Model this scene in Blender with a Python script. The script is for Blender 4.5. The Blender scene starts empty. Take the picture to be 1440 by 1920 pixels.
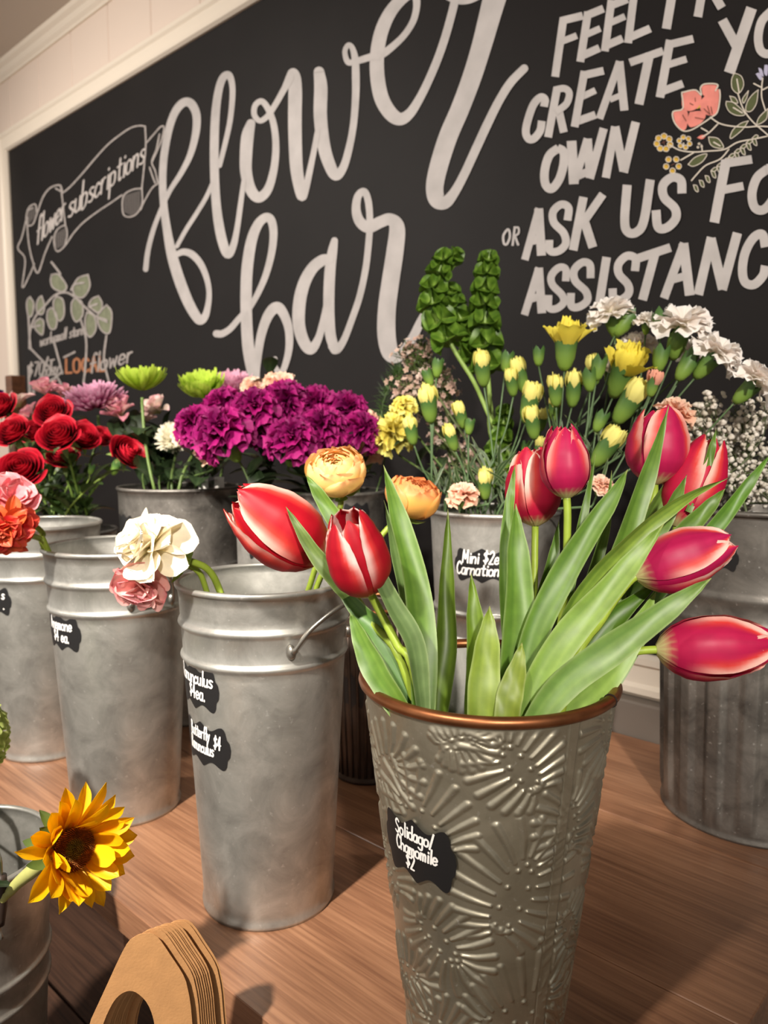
import bpy, math, random
import numpy as np
from mathutils import Vector, Matrix
random.seed(7)
S = bpy.context.scene
V = Vector
# ------------------------------------------------------------------ camera, world, lights
CAM = V((0.0, 0.0, 1.25))
YAW = math.radians(42.7)
PITCH = math.radians(5.9)
FPX = 1450.0
RT = V((math.cos(YAW), math.sin(YAW), 0))
FH = V((-math.sin(YAW), math.cos(YAW), 0))
FW = FH * math.cos(PITCH) - V((0, 0, 1)) * math.sin(PITCH)
UP = FH * math.sin(PITCH) + V((0, 0, 1)) * math.cos(PITCH)
cd = bpy.data.cameras.new('camera')
cam = bpy.data.objects.new('camera', cd)
S.collection.objects.link(cam)
cam.location = CAM
cam.rotation_euler = (math.pi / 2 - PITCH, 0, YAW)
cd.sensor_fit = 'VERTICAL'
cd.sensor_height = 36
cd.lens = 36 * FPX / 1920
cd.clip_start = 0.02
cd.dof.use_dof = True
cd.dof.focus_distance = 0.60
cd.dof.aperture_fstop = 9.5
S.camera = cam
S.view_settings.view_transform = 'Standard'
S.view_settings.look = 'None'
S.view_settings.exposure = 0.08
S.view_settings.gamma = 1
S.cycles.use_denoising = True
w = bpy.data.worlds.new('room_light')
S.world = w
w.use_nodes = True
# soft light of the shop around: brighter on the shop-floor side (left and behind), dim to the right
_nt = w.node_tree
_tc = _nt.nodes.new('ShaderNodeTexCoord')
_dp = _nt.nodes.new('ShaderNodeVectorMath')
_dp.operation = 'DOT_PRODUCT'
_dp.inputs[1].default_value = (RT * -.80 - FH * .42 + V((0, 0, .42))).normalized()
_nt.links.new(_tc.outputs['Generated'], _dp.inputs[0])
_mr = _nt.nodes.new('ShaderNodeMapRange')
_mr.interpolation_type = 'SMOOTHSTEP'
for _k, _v in (('From Min', -.65), ('From Max', .95), ('To Min', .035), ('To Max', .60)):
    _mr.inputs[_k].default_value = _v
_nt.links.new(_dp.outputs['Value'], _mr.inputs['Value'])
_nt.links.new(_mr.outputs['Result'], _nt.nodes['Background'].inputs[1])
_nt.nodes['Background'].inputs[0].default_value = (1.0, 0.95, 0.88, 1)


def spot(name, pos, target, power, angle, blend, radius, color):
    d = bpy.data.lights.new(name, 'SPOT')
    d.energy = power
    d.spot_size = math.radians(angle)
    d.spot_blend = blend
    d.shadow_soft_size = radius
    d.color = color
    o = bpy.data.objects.new(name, d)
    S.collection.objects.link(o)
    o.location = pos
    o.rotation_euler = (V(target) - V(pos)).to_track_quat('-Z', 'Y').to_euler()
    return o


def rel(r_, f_, z_):
    return V((0, 0, z_)) + RT * r_ + FH * f_


WARM = (1.0, 0.925, 0.83)
spot('track_spotlight', rel(-.85, -.55, 2.45), rel(-.48, .88, .98), 450, 47, .95, .05, WARM)
spot('track_spotlight', rel(-2.2, .9, 2.45), rel(-1.1, 2.1, 1.35), 165, 95, .8, .06, WARM)
spot('track_spotlight', rel(.30, -1.9, 2.45), rel(.30, 1.1, 1.53), 410, 35, .6, .06, WARM)


def U(px, py, d):
    return CAM + (FW + RT * ((px - 720) / FPX) + UP * ((960 - py) / FPX)) * d


def ray(px, py):
    return FW + RT * ((px - 720) / FPX) + UP * ((960 - py) / FPX)


TZ = 0.75          # table top
WY = 1.225          # wall face


def PZ(px, py, z=TZ):
    r = ray(px, py)
    return CAM + r * ((z - CAM.z) / r.z)


def PW(px, py, y=WY):
    r = ray(px, py)
    return CAM + r * ((y - CAM.y) / r.y)


def proj(p):
    q = V(p) - CAM
    d = q.dot(FW)
    return (720 + FPX * q.dot(RT) / d, 960 - FPX * q.dot(UP) / d)


def lin(c):
    c = c / 255.0
    return c / 12.92 if c <= 0.04045 else ((c + 0.055) / 1.055) ** 2.4


def C(r, g, b):
    return (lin(r), lin(g), lin(b))


def mix(a, b, t):
    t = max(0.0, min(1.0, t))
    return tuple(x + (y - x) * t for x, y in zip(a, b))


def sst(a, b, x):
    t = max(0.0, min(1.0, (x - a) / (b - a)))
    return t * t * (3 - 2 * t)


def interp(tab, x):
    for (a, fa), (b, fb) in zip(tab, tab[1:]):
        if x <= b:
            t = (x - a) / (b - a)
            t = t * t * (3 - 2 * t) * .5 + t * .5
            return fa + (fb - fa) * t
    return tab[-1][1]


# ------------------------------------------------------------------ object helpers
def link(o, parent=None):
    S.collection.objects.link(o)
    if parent:
        o.parent = parent
    return o


def wloc(o):
    p = V((0, 0, 0))
    while o:
        p = p + o.location
        o = o.parent
    return p


class MB:
    def __init__(s):
        s.v = []
        s.f = []
        s.c = []

    def add(s, vs, fs, col=(1, 1, 1)):
        n = len(s.v)
        s.v.extend(vs)
        s.f.extend([tuple(i + n for i in f) for f in fs])
        if isinstance(col, list):
            s.c.extend(col)
        else:
            s.c.extend([col] * len(vs))
        return s


def mesh(name, mb, m, smooth=True, off=V((0, 0, 0))):
    me = bpy.data.meshes.new(name)
    me.from_pydata([tuple(V(v) - off) for v in mb.v], [], mb.f)
    a = me.color_attributes.new('Col', 'FLOAT_COLOR', 'POINT')
    arr = np.ones((len(mb.v), 4), dtype=np.float32)
    if mb.v:
        arr[:, :3] = np.array(mb.c, dtype=np.float32)
    a.data.foreach_set('color', arr.ravel())
    if m:
        me.materials.append(m)
    if smooth:
        me.polygons.foreach_set('use_smooth', [True] * len(me.polygons))
    me.update()
    return me


def obj(name, mb, m, parent=None, smooth=True, at=None):
    off = wloc(parent) if parent else (V(at) if at is not None else V((0, 0, 0)))
    o = bpy.data.objects.new(name, mesh(name, mb, m, smooth, off))
    if at is not None and not parent:
        o.location = at
    return link(o, parent)


def inst(name, me, M, parent):
    """an object on shared mesh data, placed by world matrix M"""
    o = bpy.data.objects.new(name, me)
    link(o, parent)
    L = Matrix.Translation(-wloc(parent)) @ M
    o.matrix_basis = L
    return o


def tag(o, label, cat=None, group=None):
    o['label'] = label
    if cat:
        o['category'] = cat
    if group:
        o['group'] = group
    return o


def thing(name, label, cat, loc, group=None):
    o = bpy.data.objects.new(name, None)
    o.empty_display_size = 0.02
    o.location = loc
    link(o)
    return tag(o, label, cat, group)


def struct(name, mb, m, smooth=False):
    o = obj(name, mb, m, smooth=smooth)
    o['kind'] = 'structure'
    return o


def frame(origin, axis, roll=0.0, scale=1.0):
    z = V(axis).normalized()
    ref = UP if abs(z.dot(UP)) < 0.9 else RT
    x = ref.cross(z).normalized()
    y = z.cross(x)
    R = Matrix((x, y, z)).transposed().to_4x4()
    return Matrix.Translation(V(origin)) @ R @ Matrix.Rotation(roll, 4, 'Z') @ Matrix.Scale(scale, 4)


def spl(pts, n):
    """Catmull-Rom through tuples/vectors"""
    P = [tuple(p) for p in pts]
    if len(P) == 2:
        return [tuple(a + (b - a) * i / n for a, b in zip(*P)) for i in range(n + 1)]
    P = [tuple(2 * a - b for a, b in zip(P[0], P[1]))] + P + [tuple(2 * a - b for a, b in zip(P[-1], P[-2]))]
    out = []
    k = len(P) - 3
    for i in range(n + 1):
        t = i / n * k
        j = min(int(t), k - 1)
        t -= j
        p0, p1, p2, p3 = P[j:j + 4]
        out.append(tuple(0.5 * (2 * b + (c - a) * t + (2 * a - 5 * b + 4 * c - d) * t * t + (3 * b - a - 3 * c + d) * t ** 3)
                         for a, b, c, d in zip(p0, p1, p2, p3)))
    return out


def gridf(nu, nv, wrap=False):
    f = []
    W = nu if wrap else nu + 1
    for j in range(nv):
        for i in range(nu):
            a = j * W + i
            b = j * W + (i + 1) % W
            f.append((a, b, b + W, a + W))
    return f


def surf(mb, nu, nv, fn, M=None):
    """fn(u,v) -> (pos, col), u in -1..1, v in 0..1"""
    vs, cs = [], []
    for j in range(nv + 1):
        for i in range(nu + 1):
            p, c = fn(-1 + 2 * i / nu, j / nv)
            p = V(p)
            vs.append(M @ p if M else p)
            cs.append(c)
    mb.add(vs, gridf(nu, nv), cs)
    return mb


def tube(mb, pts, rad, n=8, col=(.1, .2, .03), seg=None, cap=True):
    """tube through pts; rad number or list"""
    k = len(pts)
    r = rad if isinstance(rad, (list, tuple)) else [rad] * k
    q = spl([tuple(p) + (x,) for p, x in zip(pts, r)], seg or max(6, 5 * (k - 1)))
    P = [V(a[:3]) for a in q]
    vs = []
    nrm = None
    for i, p in enumerate(P):
        t = (P[min(i + 1, len(P) - 1)] - P[max(i - 1, 0)]).normalized()
        if nrm is None:
            nrm = t.orthogonal().normalized()
        nrm = (nrm - t * nrm.dot(t)).normalized()
        b = t.cross(nrm)
        for j in range(n):
            a = 2 * math.pi * j / n
            vs.append(p + (nrm * math.cos(a) + b * math.sin(a)) * max(q[i][3], 1e-5))
    fs = gridf(n, len(P) - 1, True)
    if cap:
        fs.append(tuple(range(n - 1, -1, -1)))
        m = (len(P) - 1) * n
        fs.append(tuple(range(m, m + n)))
    mb.add(vs, fs, col)
    return mb


def lathe(mb, prof, cx, cy, n=64, col=(1, 1, 1)):
    vs = []
    for r, z in prof:
        for j in range(n):
            a = 2 * math.pi * j / n
            vs.append(V((cx + r * math.cos(a), cy + r * math.sin(a), z)))
    mb.add(vs, gridf(n, len(prof) - 1, True), col)
    return mb


def box(mb, lo, hi, col=(1, 1, 1), bev=0.0):
    (x0, y0, z0), (x1, y1, z1) = lo, hi
    if bev <= 0:
        vs = [V((x, y, z)) for z in (z0, z1) for y in (y0, y1) for x in (x0, x1)]
        mb.add(vs, [(0, 2, 3, 1), (4, 5, 7, 6), (0, 1, 5, 4), (2, 6, 7, 3), (0, 4, 6, 2), (1, 3, 7, 5)], col)
        return mb
    b = bev
    vs = []
    idx = {}
    for sx, X in ((0, x0), (1, x1)):
        for sy, Y in ((0, y0), (1, y1)):
            for sz, Z in ((0, z0), (1, z1)):
                dx, dy, dz = (b if sx == 0 else -b), (b if sy == 0 else -b), (b if sz == 0 else -b)
                for ax in range(3):
                    idx[sx, sy, sz, ax] = len(vs)
                    p = [X + dx, Y + dy, Z + dz]
                    p[ax] = (X, Y, Z)[ax]
                    vs.append(V(p))
    g = lambda s, a: idx[s[0], s[1], s[2], a]
    fs = []
    for ax in range(3):
        o1, o2 = (ax + 1) % 3, (ax + 2) % 3
        for s in (0, 1):
            q = []
            for a_, b_ in ((0, 0), (1, 0), (1, 1), (0, 1)):
                k = [0, 0, 0]
                k[ax] = s
                k[o1] = a_
                k[o2] = b_
                q.append(g(k, ax))
            fs.append(tuple(q if s else q[::-1]))
        for a_ in (0, 1):
            for b_ in (0, 1):
                k0 = [0, 0, 0]
                k0[o1], k0[o2] = a_, b_
                k1 = list(k0)
                k1[ax] = 1
                fs.append((g(k0, o1), g(k1, o1), g(k1, o2), g(k0, o2)))
    for sx in (0, 1):
        for sy in (0, 1):
            for sz in (0, 1):
                fs.append(tuple(idx[sx, sy, sz, a] for a in range(3)))
    mb.add(vs, fs, col)
    return mb


# ------------------------------------------------------------------ ribbons (painted writing)
def ribbon2d(pts, smooth=True, cap=True, dens=7):
    """pts [(x,y,w)] -> (verts2d, faces)"""
    q = spl(pts, dens * (len(pts) - 1)) if smooth and len(pts) > 2 else [tuple(p) for p in pts]
    vs, fs = [], []
    n = len(q)
    for i, (x, y, w_) in enumerate(q):
        a, b = q[max(i - 1, 0)], q[min(i + 1, n - 1)]
        dx, dy = b[0] - a[0], b[1] - a[1]
        if not smooth and 0 < i < n - 1:
            d1 = math.hypot(x - a[0], y - a[1]) or 1
            d2 = math.hypot(b[0] - x, b[1] - y) or 1
            dx, dy = (x - a[0]) / d1 + (b[0] - x) / d2, (y - a[1]) / d1 + (b[1] - y) / d2
        l = math.hypot(dx, dy) or 1
        nx, ny = -dy / l * w_ / 2, dx / l * w_ / 2
        vs += [(x + nx, y + ny), (x - nx, y - ny)]
        if i:
            k = 2 * i
            fs.append((k - 2, k - 1, k + 1, k))
    if cap:
        for e in (0, n - 1):
            x, y, w_ = q[e]
            o = q[1] if e == 0 else q[n - 2]
            a0 = math.atan2(y - o[1], x - o[0])
            k = len(vs)
            m = 8
            for j in range(m + 1):
                a = a0 - math.pi / 2 + math.pi * j / m
                vs.append((x + math.cos(a) * w_ / 2, y + math.sin(a) * w_ / 2))
            fs.append(tuple(range(k, k + m + 1)))
    return vs, fs


GL = {
    'a': (5, "4,5 1,5 0,3 0,1 2,0 4,2 4,5|4,5 4,0"), 'b': (5, "0,10 0,0 3,0 4,2 4,4 2,5 0,4"), 'c': (4.6, "4,4 2,5 0,3 0,1 2,0 4,1"),
    'd': (5, "4,10 4,0|4,1 2,0 0,1 0,4 2,5 4,4"), 'e': (5, "0,2.5 4,3 3,5 1,5 0,3 0,1 2,0 4,1"), 'f': (4, "4,9 3,10 2,9 1.5,4 1.5,0|0,5 3.5,5"),
    'g': (5, "4,4 2,5 0,4 0,1 2,0 4,1|4,5 4,-3 2,-4 0,-3"), 'h': (5, "0,10 0,0|0,3 2,5 4,4 4,0"), 'i': (2, "1,5 1,0|1,7 1,7.5"), 'l': (2, "1,10 1,0"), 'k': (4.6, "0,10 0,0|3.5,5 0,2|1,2.8 4,0"),
    'm': (6.4, "0,5 0,0|0,3.5 1.5,5 2.6,4 2.6,0|2.6,3.5 4,5 5.2,4 5.2,0"), 'n': (5, "0,5 0,0|0,3 2,5 4,4 4,0"), 'o': (5, "2,5 0,4 0,1 2,0 4,1 4,4 2,5"),
    'p': (5, "0,5 0,-4|0,4 2,5 4,4 4,1 2,0 0,1"), 'r': (3.8, "0,5 0,0|0,3 1.5,5 3,5"), 's': (4.6, "4,4.5 2,5 .5,4 2,2.7 3.8,1.5 2.5,0 0,.5"),
    't': (4.4, "2,8 2,1 3,0 4,.5|0,5.5 4,5.5"), 'u': (5, "0,5 0,1 2,0 4,1.5|4,5 4,0"), 'w': (6, "0,5 1,0|1,0 2.5,4|2.5,4 4,0|4,0 5,5"), 'y': (5, "0,5 2,1|4,5 2,0 0,-4"),
    'A': (6, "0,0 2.5,10|2.5,10 5,0|1,4 4,4"), 'B': (5.5, "0,0 0,10|0,10 3,9.5 3.5,7.5 2,5.5 0,5|2,5.3 4.5,3.5 4,.8 2,0 0,0"), 'C': (5.5, "5,8 3,10 1,8.5 0,5 1,1.5 3,0 5,1.5"),
    'M': (7, "0,0 .5,10|.5,10 3,3|3,3 5.5,10|5.5,10 6,0"), 'R': (5.5, "0,0 0,10|0,10 3.5,9.5 4,7 2.5,5.2 0,5|2,5 4.5,0"), 'S': (5.5, "4.5,8.5 2.5,10 .5,8.5 1,6.3 4,4 4.3,1.8 2.5,0 0,1.2"),
    'L': (4.6, "0,10 0,0|0,0 4,0"), 'O': (5.6, "2.5,10 .3,8 .3,2 2.5,0 4.6,2 4.6,8 2.5,10"), 'T': (5, "0,10 4.6,10|2.3,10 2.3,0"),
    '$': (5, "4,8 2,9 0,7.5 2,5.5 4,3.5 2,1.5 0,2.5|2,10.5 2,0"), '2': (5, "0,8 2,10 4,8 3,5 0,0|0,0 4,0"), '4': (5.5, "3,0 3,10|3,10 0,3.5|0,3.5 4.5,3.5"),
    '/': (4, "0,-1 3,10"), '.': (2.5, ".6,0 .6,.6"), ' ': (3.2, ""), '7': (5, "0,10 4,10|4,10 1.5,0"), '0': (5, "2,10 0,8 0,2 2,0 4,2 4,8 2,10"),
}


def text2d(s, x, y, h, wd, sx=1.0, slope=0.0, shear=0.0):
    """stroke text; cap height h, list of (verts,faces) in 2d (y up)"""
    out = []
    k = h / 10.0
    pen = 0.0
    for ch in s:
        adv, g = GL[ch]
        if g:
            for st in g.split('|'):
                pts = []
                for p in st.split():
                    a, b = map(float, p.split(','))
                    gx = (pen + a) * k * sx + b * k * shear
                    pts.append((x + gx, y + b * k + gx * slope, wd))
                out.append(ribbon2d(pts, smooth=len(pts) > 2, dens=4))
        pen += adv + 0.9
    return out, pen * k * sx
# ------------------------------------------------------------------ materials
def newmat(name):
    m = bpy.data.materials.new(name)
    m.use_nodes = True
    nt = m.node_tree
    return m, nt, nt.nodes['Principled BSDF'], nt.nodes.new, nt.links.new


def plain(name, col, rough=.6, metal=0.0, noise=0.0, nscale=30, bump=0.0, bscale=200):
    m, nt, P, N, Lk = newmat(name)
    P.inputs['Base Color'].default_value = (*col, 1)
    P.inputs['Roughness'].default_value = rough
    P.inputs['Metallic'].default_value = metal
    tc = N('ShaderNodeTexCoord')
    if noise:
        n = N('ShaderNodeTexNoise')
        n.inputs['Scale'].default_value = nscale
        n.inputs['Detail'].default_value = 5
        Lk(tc.outputs['Object'], n.inputs['Vector'])
        r = N('ShaderNodeValToRGB')
        r.color_ramp.elements[0].position = .3
        r.color_ramp.elements[1].position = .7
        r.color_ramp.elements[0].color = (*[c * (1 - noise) for c in col], 1)
        r.color_ramp.elements[1].color = (*[min(1, c * (1 + noise)) for c in col], 1)
        Lk(n.outputs['Fac'], r.inputs['Fac'])
        Lk(r.outputs['Color'], P.inputs['Base Color'])
    if bump:
        n2 = N('ShaderNodeTexNoise')
        n2.inputs['Scale'].default_value = bscale
        Lk(tc.outputs['Object'], n2.inputs['Vector'])
        b = N('ShaderNodeBump')
        b.inputs['Strength'].default_value = bump
        b.inputs['Distance'].default_value = .002
        Lk(n2.outputs['Fac'], b.inputs['Height'])
        Lk(b.outputs['Normal'], P.inputs['Normal'])
    return m


def organic(name, rough=.5, trans=.25, streak=0.0, sheen=0.0, spec=.4, nz=.10):
    """petal / leaf skin coloured by the vertex colours, a little translucent"""
    m, nt, P, N, Lk = newmat(name)
    a = N('ShaderNodeAttribute')
    a.attribute_name = 'Col'
    tc = N('ShaderNodeTexCoord')
    n = N('ShaderNodeTexNoise')
    n.inputs['Scale'].default_value = 90
    n.inputs['Detail'].default_value = 4
    Lk(tc.outputs['Object'], n.inputs['Vector'])
    r = N('ShaderNodeMapRange')
    r.inputs['From Min'].default_value = .3
    r.inputs['From Max'].default_value = .7
    r.inputs['To Min'].default_value = 1 - nz
    r.inputs['To Max'].default_value = 1 + nz
    Lk(n.outputs['Fac'], r.inputs['Value'])
    x = N('ShaderNodeVectorMath')
    x.operation = 'SCALE'
    Lk(a.outputs['Color'], x.inputs[0])
    Lk(r.outputs['Result'], x.inputs['Scale'])
    Lk(x.outputs['Vector'], P.inputs['Base Color'])
    P.inputs['Roughness'].default_value = rough
    P.inputs['Specular IOR Level'].default_value = spec
    t = N('ShaderNodeBsdfTranslucent')
    Lk(x.outputs['Vector'], t.inputs['Color'])
    s = N('ShaderNodeMixShader')
    s.inputs['Fac'].default_value = trans
    Lk(P.outputs['BSDF'], s.inputs[1])
    Lk(t.outputs['BSDF'], s.inputs[2])
    Lk(s.outputs['Shader'], nt.nodes['Material Output'].inputs['Surface'])
    return m


def galvanized(name, c0, c1, rough=.44, metal=.8, scale=20):
    m, nt, P, N, Lk = newmat(name)
    tc = N('ShaderNodeTexCoord')
    n = N('ShaderNodeTexNoise')
    n.inputs['Scale'].default_value = scale
    n.inputs['Detail'].default_value = 7
    n.inputs['Roughness'].default_value = .65
    n.inputs['Distortion'].default_value = .6
    Lk(tc.outputs['Object'], n.inputs['Vector'])
    v = N('ShaderNodeTexVoronoi')
    v.inputs['Scale'].default_value = 75
    Lk(tc.outputs['Object'], v.inputs['Vector'])
    sep = N('ShaderNodeSeparateColor')
    Lk(v.outputs['Color'], sep.inputs['Color'])
    mx = N('ShaderNodeMath')
    mx.operation = 'MULTIPLY_ADD'
    mx.inputs[1].default_value = .05
    Lk(sep.outputs['Red'], mx.inputs[0])
    Lk(n.outputs['Fac'], mx.inputs[2])
    r = N('ShaderNodeValToRGB')
    e = r.color_ramp.elements
    e[0].position, e[1].position = .30, .72
    e[0].color, e[1].color = (*c0, 1), (*c1, 1)
    Lk(mx.outputs['Value'], r.inputs['Fac'])
    # fine pale scratches
    n2 = N('ShaderNodeTexNoise')
    n2.inputs['Scale'].default_value = 190
    n2.inputs['Detail'].default_value = 3
    Lk(tc.outputs['Object'], n2.inputs['Vector'])
    r2 = N('ShaderNodeMapRange')
    r2.inputs['From Min'].default_value = .66
    r2.inputs['From Max'].default_value = .74
    r2.inputs['To Max'].default_value = .35
    Lk(n2.outputs['Fac'], r2.inputs['Value'])
    mc = N('ShaderNodeMix')
    mc.data_type = 'RGBA'
    mc.inputs['B'].default_value = (.8, .8, .76, 1)
    Lk(r2.outputs['Result'], mc.inputs['Factor'])
    Lk(r.outputs['Color'], mc.inputs['A'])
    Lk(mc.outputs['Result'], P.inputs['Base Color'])
    P.inputs['Metallic'].default_value = metal
    P.inputs['Roughness'].default_value = rough
    b = N('ShaderNodeBump')
    b.inputs['Strength'].default_value = .12
    b.inputs['Distance'].default_value = .002
    Lk(n.outputs['Fac'], b.inputs['Height'])
    Lk(b.outputs['Normal'], P.inputs['Normal'])
    return m


def wood(name, c0, c1, c2, scale=1.0, rough=.5):
    """grain runs along X"""
    m, nt, P, N, Lk = newmat(name)
    tc = N('ShaderNodeTexCoord')
    at = N('ShaderNodeAttribute')
    at.attribute_name = 'Col'
    add = N('ShaderNodeVectorMath')
    add.operation = 'MULTIPLY_ADD'
    add.inputs[1].default_value = (7, 13, 5)
    Lk(at.outputs['Color'], add.inputs[0])
    Lk(tc.outputs['Object'], add.inputs[2])
    mp = N('ShaderNodeMapping')
    mp.inputs['Scale'].default_value = (.7 * scale, 11 * scale, 11 * scale)
    Lk(add.outputs['Vector'], mp.inputs['Vector'])
    n = N('ShaderNodeTexNoise')
    n.inputs['Scale'].default_value = 1.0
    n.inputs['Detail'].default_value = 2
    n.inputs['Distortion'].default_value = .8
    Lk(mp.outputs['Vector'], n.inputs['Vector'])
    ring = N('ShaderNodeMath')
    ring.operation = 'MULTIPLY'
    ring.inputs[1].default_value = 42
    Lk(n.outputs['Fac'], ring.inputs[0])
    sn = N('ShaderNodeMath')
    sn.operation = 'SINE'
    Lk(ring.outputs['Value'], sn.inputs[0])
    mp2 = N('ShaderNodeMapping')
    mp2.inputs['Scale'].default_value = (10 * scale, 300 * scale, 300 * scale)
    Lk(add.outputs['Vector'], mp2.inputs['Vector'])
    n2 = N('ShaderNodeTexNoise')
    n2.inputs['Scale'].default_value = 1.0
    n2.inputs['Detail'].default_value = 4
    Lk(mp2.outputs['Vector'], n2.inputs['Vector'])
    m1 = N('ShaderNodeMath')
    m1.operation = 'MULTIPLY_ADD'
    m1.inputs[1].default_value = .10
    Lk(sn.outputs['Value'], m1.inputs[0])
    Lk(n2.outputs['Fac'], m1.inputs[2])
    r = N('ShaderNodeValToRGB')
    e = r.color_ramp.elements
    e[0].position, e[1].position = .25, .75
    e[0].color, e[1].color = (*c0, 1), (*c2, 1)
    k = e.new(.5)
    k.color = (*c1, 1)
    Lk(m1.outputs['Value'], r.inputs['Fac'])
    n3 = N('ShaderNodeTexNoise')
    n3.inputs['Scale'].default_value = 4
    Lk(add.outputs['Vector'], n3.inputs['Vector'])
    mr = N('ShaderNodeMapRange')
    mr.inputs['From Min'].default_value = .3
    mr.inputs['From Max'].default_value = .7
    mr.inputs['To Min'].default_value = .8
    mr.inputs['To Max'].default_value = 1.15
    Lk(n3.outputs['Fac'], mr.inputs['Value'])
    sc = N('ShaderNodeVectorMath')
    sc.operation = 'SCALE'
    Lk(r.outputs['Color'], sc.inputs[0])
    Lk(mr.outputs['Result'], sc.inputs['Scale'])
    Lk(sc.outputs['Vector'], P.inputs['Base Color'])
    P.inputs['Roughness'].default_value = rough
    b = N('ShaderNodeBump')
    b.inputs['Strength'].default_value = .15
    b.inputs['Distance'].default_value = .001
    Lk(n2.outputs['Fac'], b.inputs['Height'])
    Lk(b.outputs['Normal'], P.inputs['Normal'])
    return m


M_wall = plain('cream_beadboard_paint', C(232, 214, 200), .55)
M_frame = plain('cream_frame_paint', C(238, 226, 210), .45)
M_ceil = plain('ceiling_paint', C(205, 195, 185), .7)
M_floor = plain('pale_floor', C(205, 186, 160), .5, noise=.08)
M_board = plain('blackboard_paint', C(25, 22, 22), .6, noise=.14, nscale=5)
M_board.node_tree.nodes['Principled BSDF'].inputs['Specular IOR Level'].default_value = .22
M_chalk = plain('white_paint_marker', C(182, 176, 174), .7, noise=.10, nscale=22)
M_chalkthin = plain('grey_chalk', C(168, 160, 156), .8, noise=.2, nscale=60)
M_pink = plain('coral_paint', C(222, 132, 120), .7, noise=.12, nscale=60)
M_gold = plain('mustard_paint', C(206, 166, 60), .7, noise=.15, nscale=80)
M_olive = plain('olive_paint', C(78, 84, 48), .7, noise=.15, nscale=60)
M_sage = plain('sage_chalk', C(128, 132, 108), .8, noise=.15, nscale=60)
M_orange = plain('orange_chalk', C(176, 116, 80), .8, noise=.15, nscale=60)
M_lilac = plain('lilac_chalk', C(170, 166, 190), .8)
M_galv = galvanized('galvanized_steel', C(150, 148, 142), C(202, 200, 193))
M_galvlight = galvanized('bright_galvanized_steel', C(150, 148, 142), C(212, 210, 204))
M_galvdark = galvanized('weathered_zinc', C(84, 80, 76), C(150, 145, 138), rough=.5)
M_emb = galvanized('embossed_tin', C(148, 140, 121), C(192, 185, 166), rough=.40, metal=.85, scale=14)
M_copper = plain('copper_rim', C(150, 96, 62), .38, .9, noise=.25, nscale=60)
M_darkpail = plain('dark_ribbed_tin', C(78, 66, 58), .45, .7, noise=.25, nscale=30)
M_wire = plain('steel_wire', C(150, 146, 138), .35, .9)
M_label = plain('black_chalk_label', C(26, 25, 26), .45)
M_ink = plain('white_chalk_ink', C(240, 236, 232), .6)
M_table = wood('stained_pine_planks', C(122, 83, 60), C(144, 102, 75), C(164, 120, 90), 1.0, .42)
M_shelf = wood('dark_stained_pine', C(88, 55, 36), C(112, 72, 48), C(130, 86, 58), 1.0, .5)
M_dark = wood('shade_darkened_pine', C(44, 28, 20), C(58, 38, 27), C(70, 47, 34), 1.0, .55)  # pine colour darkened to carry the shade under and before the table
M_gap = plain('dark_joint', C(30, 19, 13), .9)
M_kraft = plain('kraft_card', C(190, 140, 90), .75, noise=.07, nscale=70, bump=.1, bscale=500)
M_grip = plain('dark_wood_grip', C(52, 40, 34), .5)
M_petal = organic('petal_skin', .5, .22, nz=.06)
M_soft = organic('thin_petal_skin', .6, .30, nz=.05, spec=.25)
M_leaf = organic('leaf_skin', .42, .18, nz=.14)
M_stem = organic('stem_skin', .45, .05, nz=.1)
M_white = plain('white_plastic', C(225, 222, 214), .5)
M_disc = organic('seed_disc_skin', .8, .0, nz=.35)

# ------------------------------------------------------------------ room shell
mb = MB()
x = -6.0
GW = 0.235
while x < 2.4:            # tongue and groove boards with real V joints
    x1 = x + GW
    g = .004
    for a, b in (((x + g, WY), (x1 - g, WY)), ((x1 - g, WY), (x1, WY + .004)), ((x1, WY + .004), (x1 + g, WY))):
        mb.add([V((a[0], a[1], 0)), V((b[0], b[1], 0)), V((b[0], b[1], 2.62)), V((a[0], a[1], 2.62))], [(0, 1, 2, 3)])
    x = x1
struct('wall_back', mb, M_wall)
CZ = PW(0, 143).z + 0.02
struct('ceiling', box(MB(), (-6, -3.2, CZ), (2.4, WY + .1, CZ + .05)), M_ceil)
struct('floor', box(MB(), (-6, -3.2, -.05), (2.4, WY + .1, 0)), M_floor)
mb = MB()
prof = [(0, -.050), (.006, -.050), (.008, -.042), (.016, -.034), (.022, -.020), (.032, -.012), (.036, -.004), (.036, 0)]
vs = [V((X, WY - a, CZ + b)) for X in (-6, 2.4) for a, b in prof]
mb.add(vs, [(i, i + 1, i + 1 + len(prof), i + len(prof)) for i in range(len(prof) - 1)])
struct('trim_1', mb, M_frame)
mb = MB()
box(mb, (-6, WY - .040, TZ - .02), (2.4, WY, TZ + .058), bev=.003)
struct('trim_2', mb, plain('shade_grey_rail', C(122, 112, 103), .55))  # white rail greyed in its colour to stand in for shade

# ------------------------------------------------------------------ chalkboard
BX0 = PW(33, 500).x
BTOP = PW(23, 286).z
BBOT = TZ + .135
BX1 = 1.6
FWD = .075
board = thing('chalkboard', 'large black chalkboard in a cream frame lettered flower bar on the wall', 'chalkboard', V(((BX0 + BX1) / 2, WY, BBOT)))
BY = WY - .012
mb = MB()
box(mb, (BX0 - .02, BY, BBOT - .02), (BX1 + .02, WY, BTOP + .02))
obj('board_panel', mb, M_board, board, smooth=False)


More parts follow.
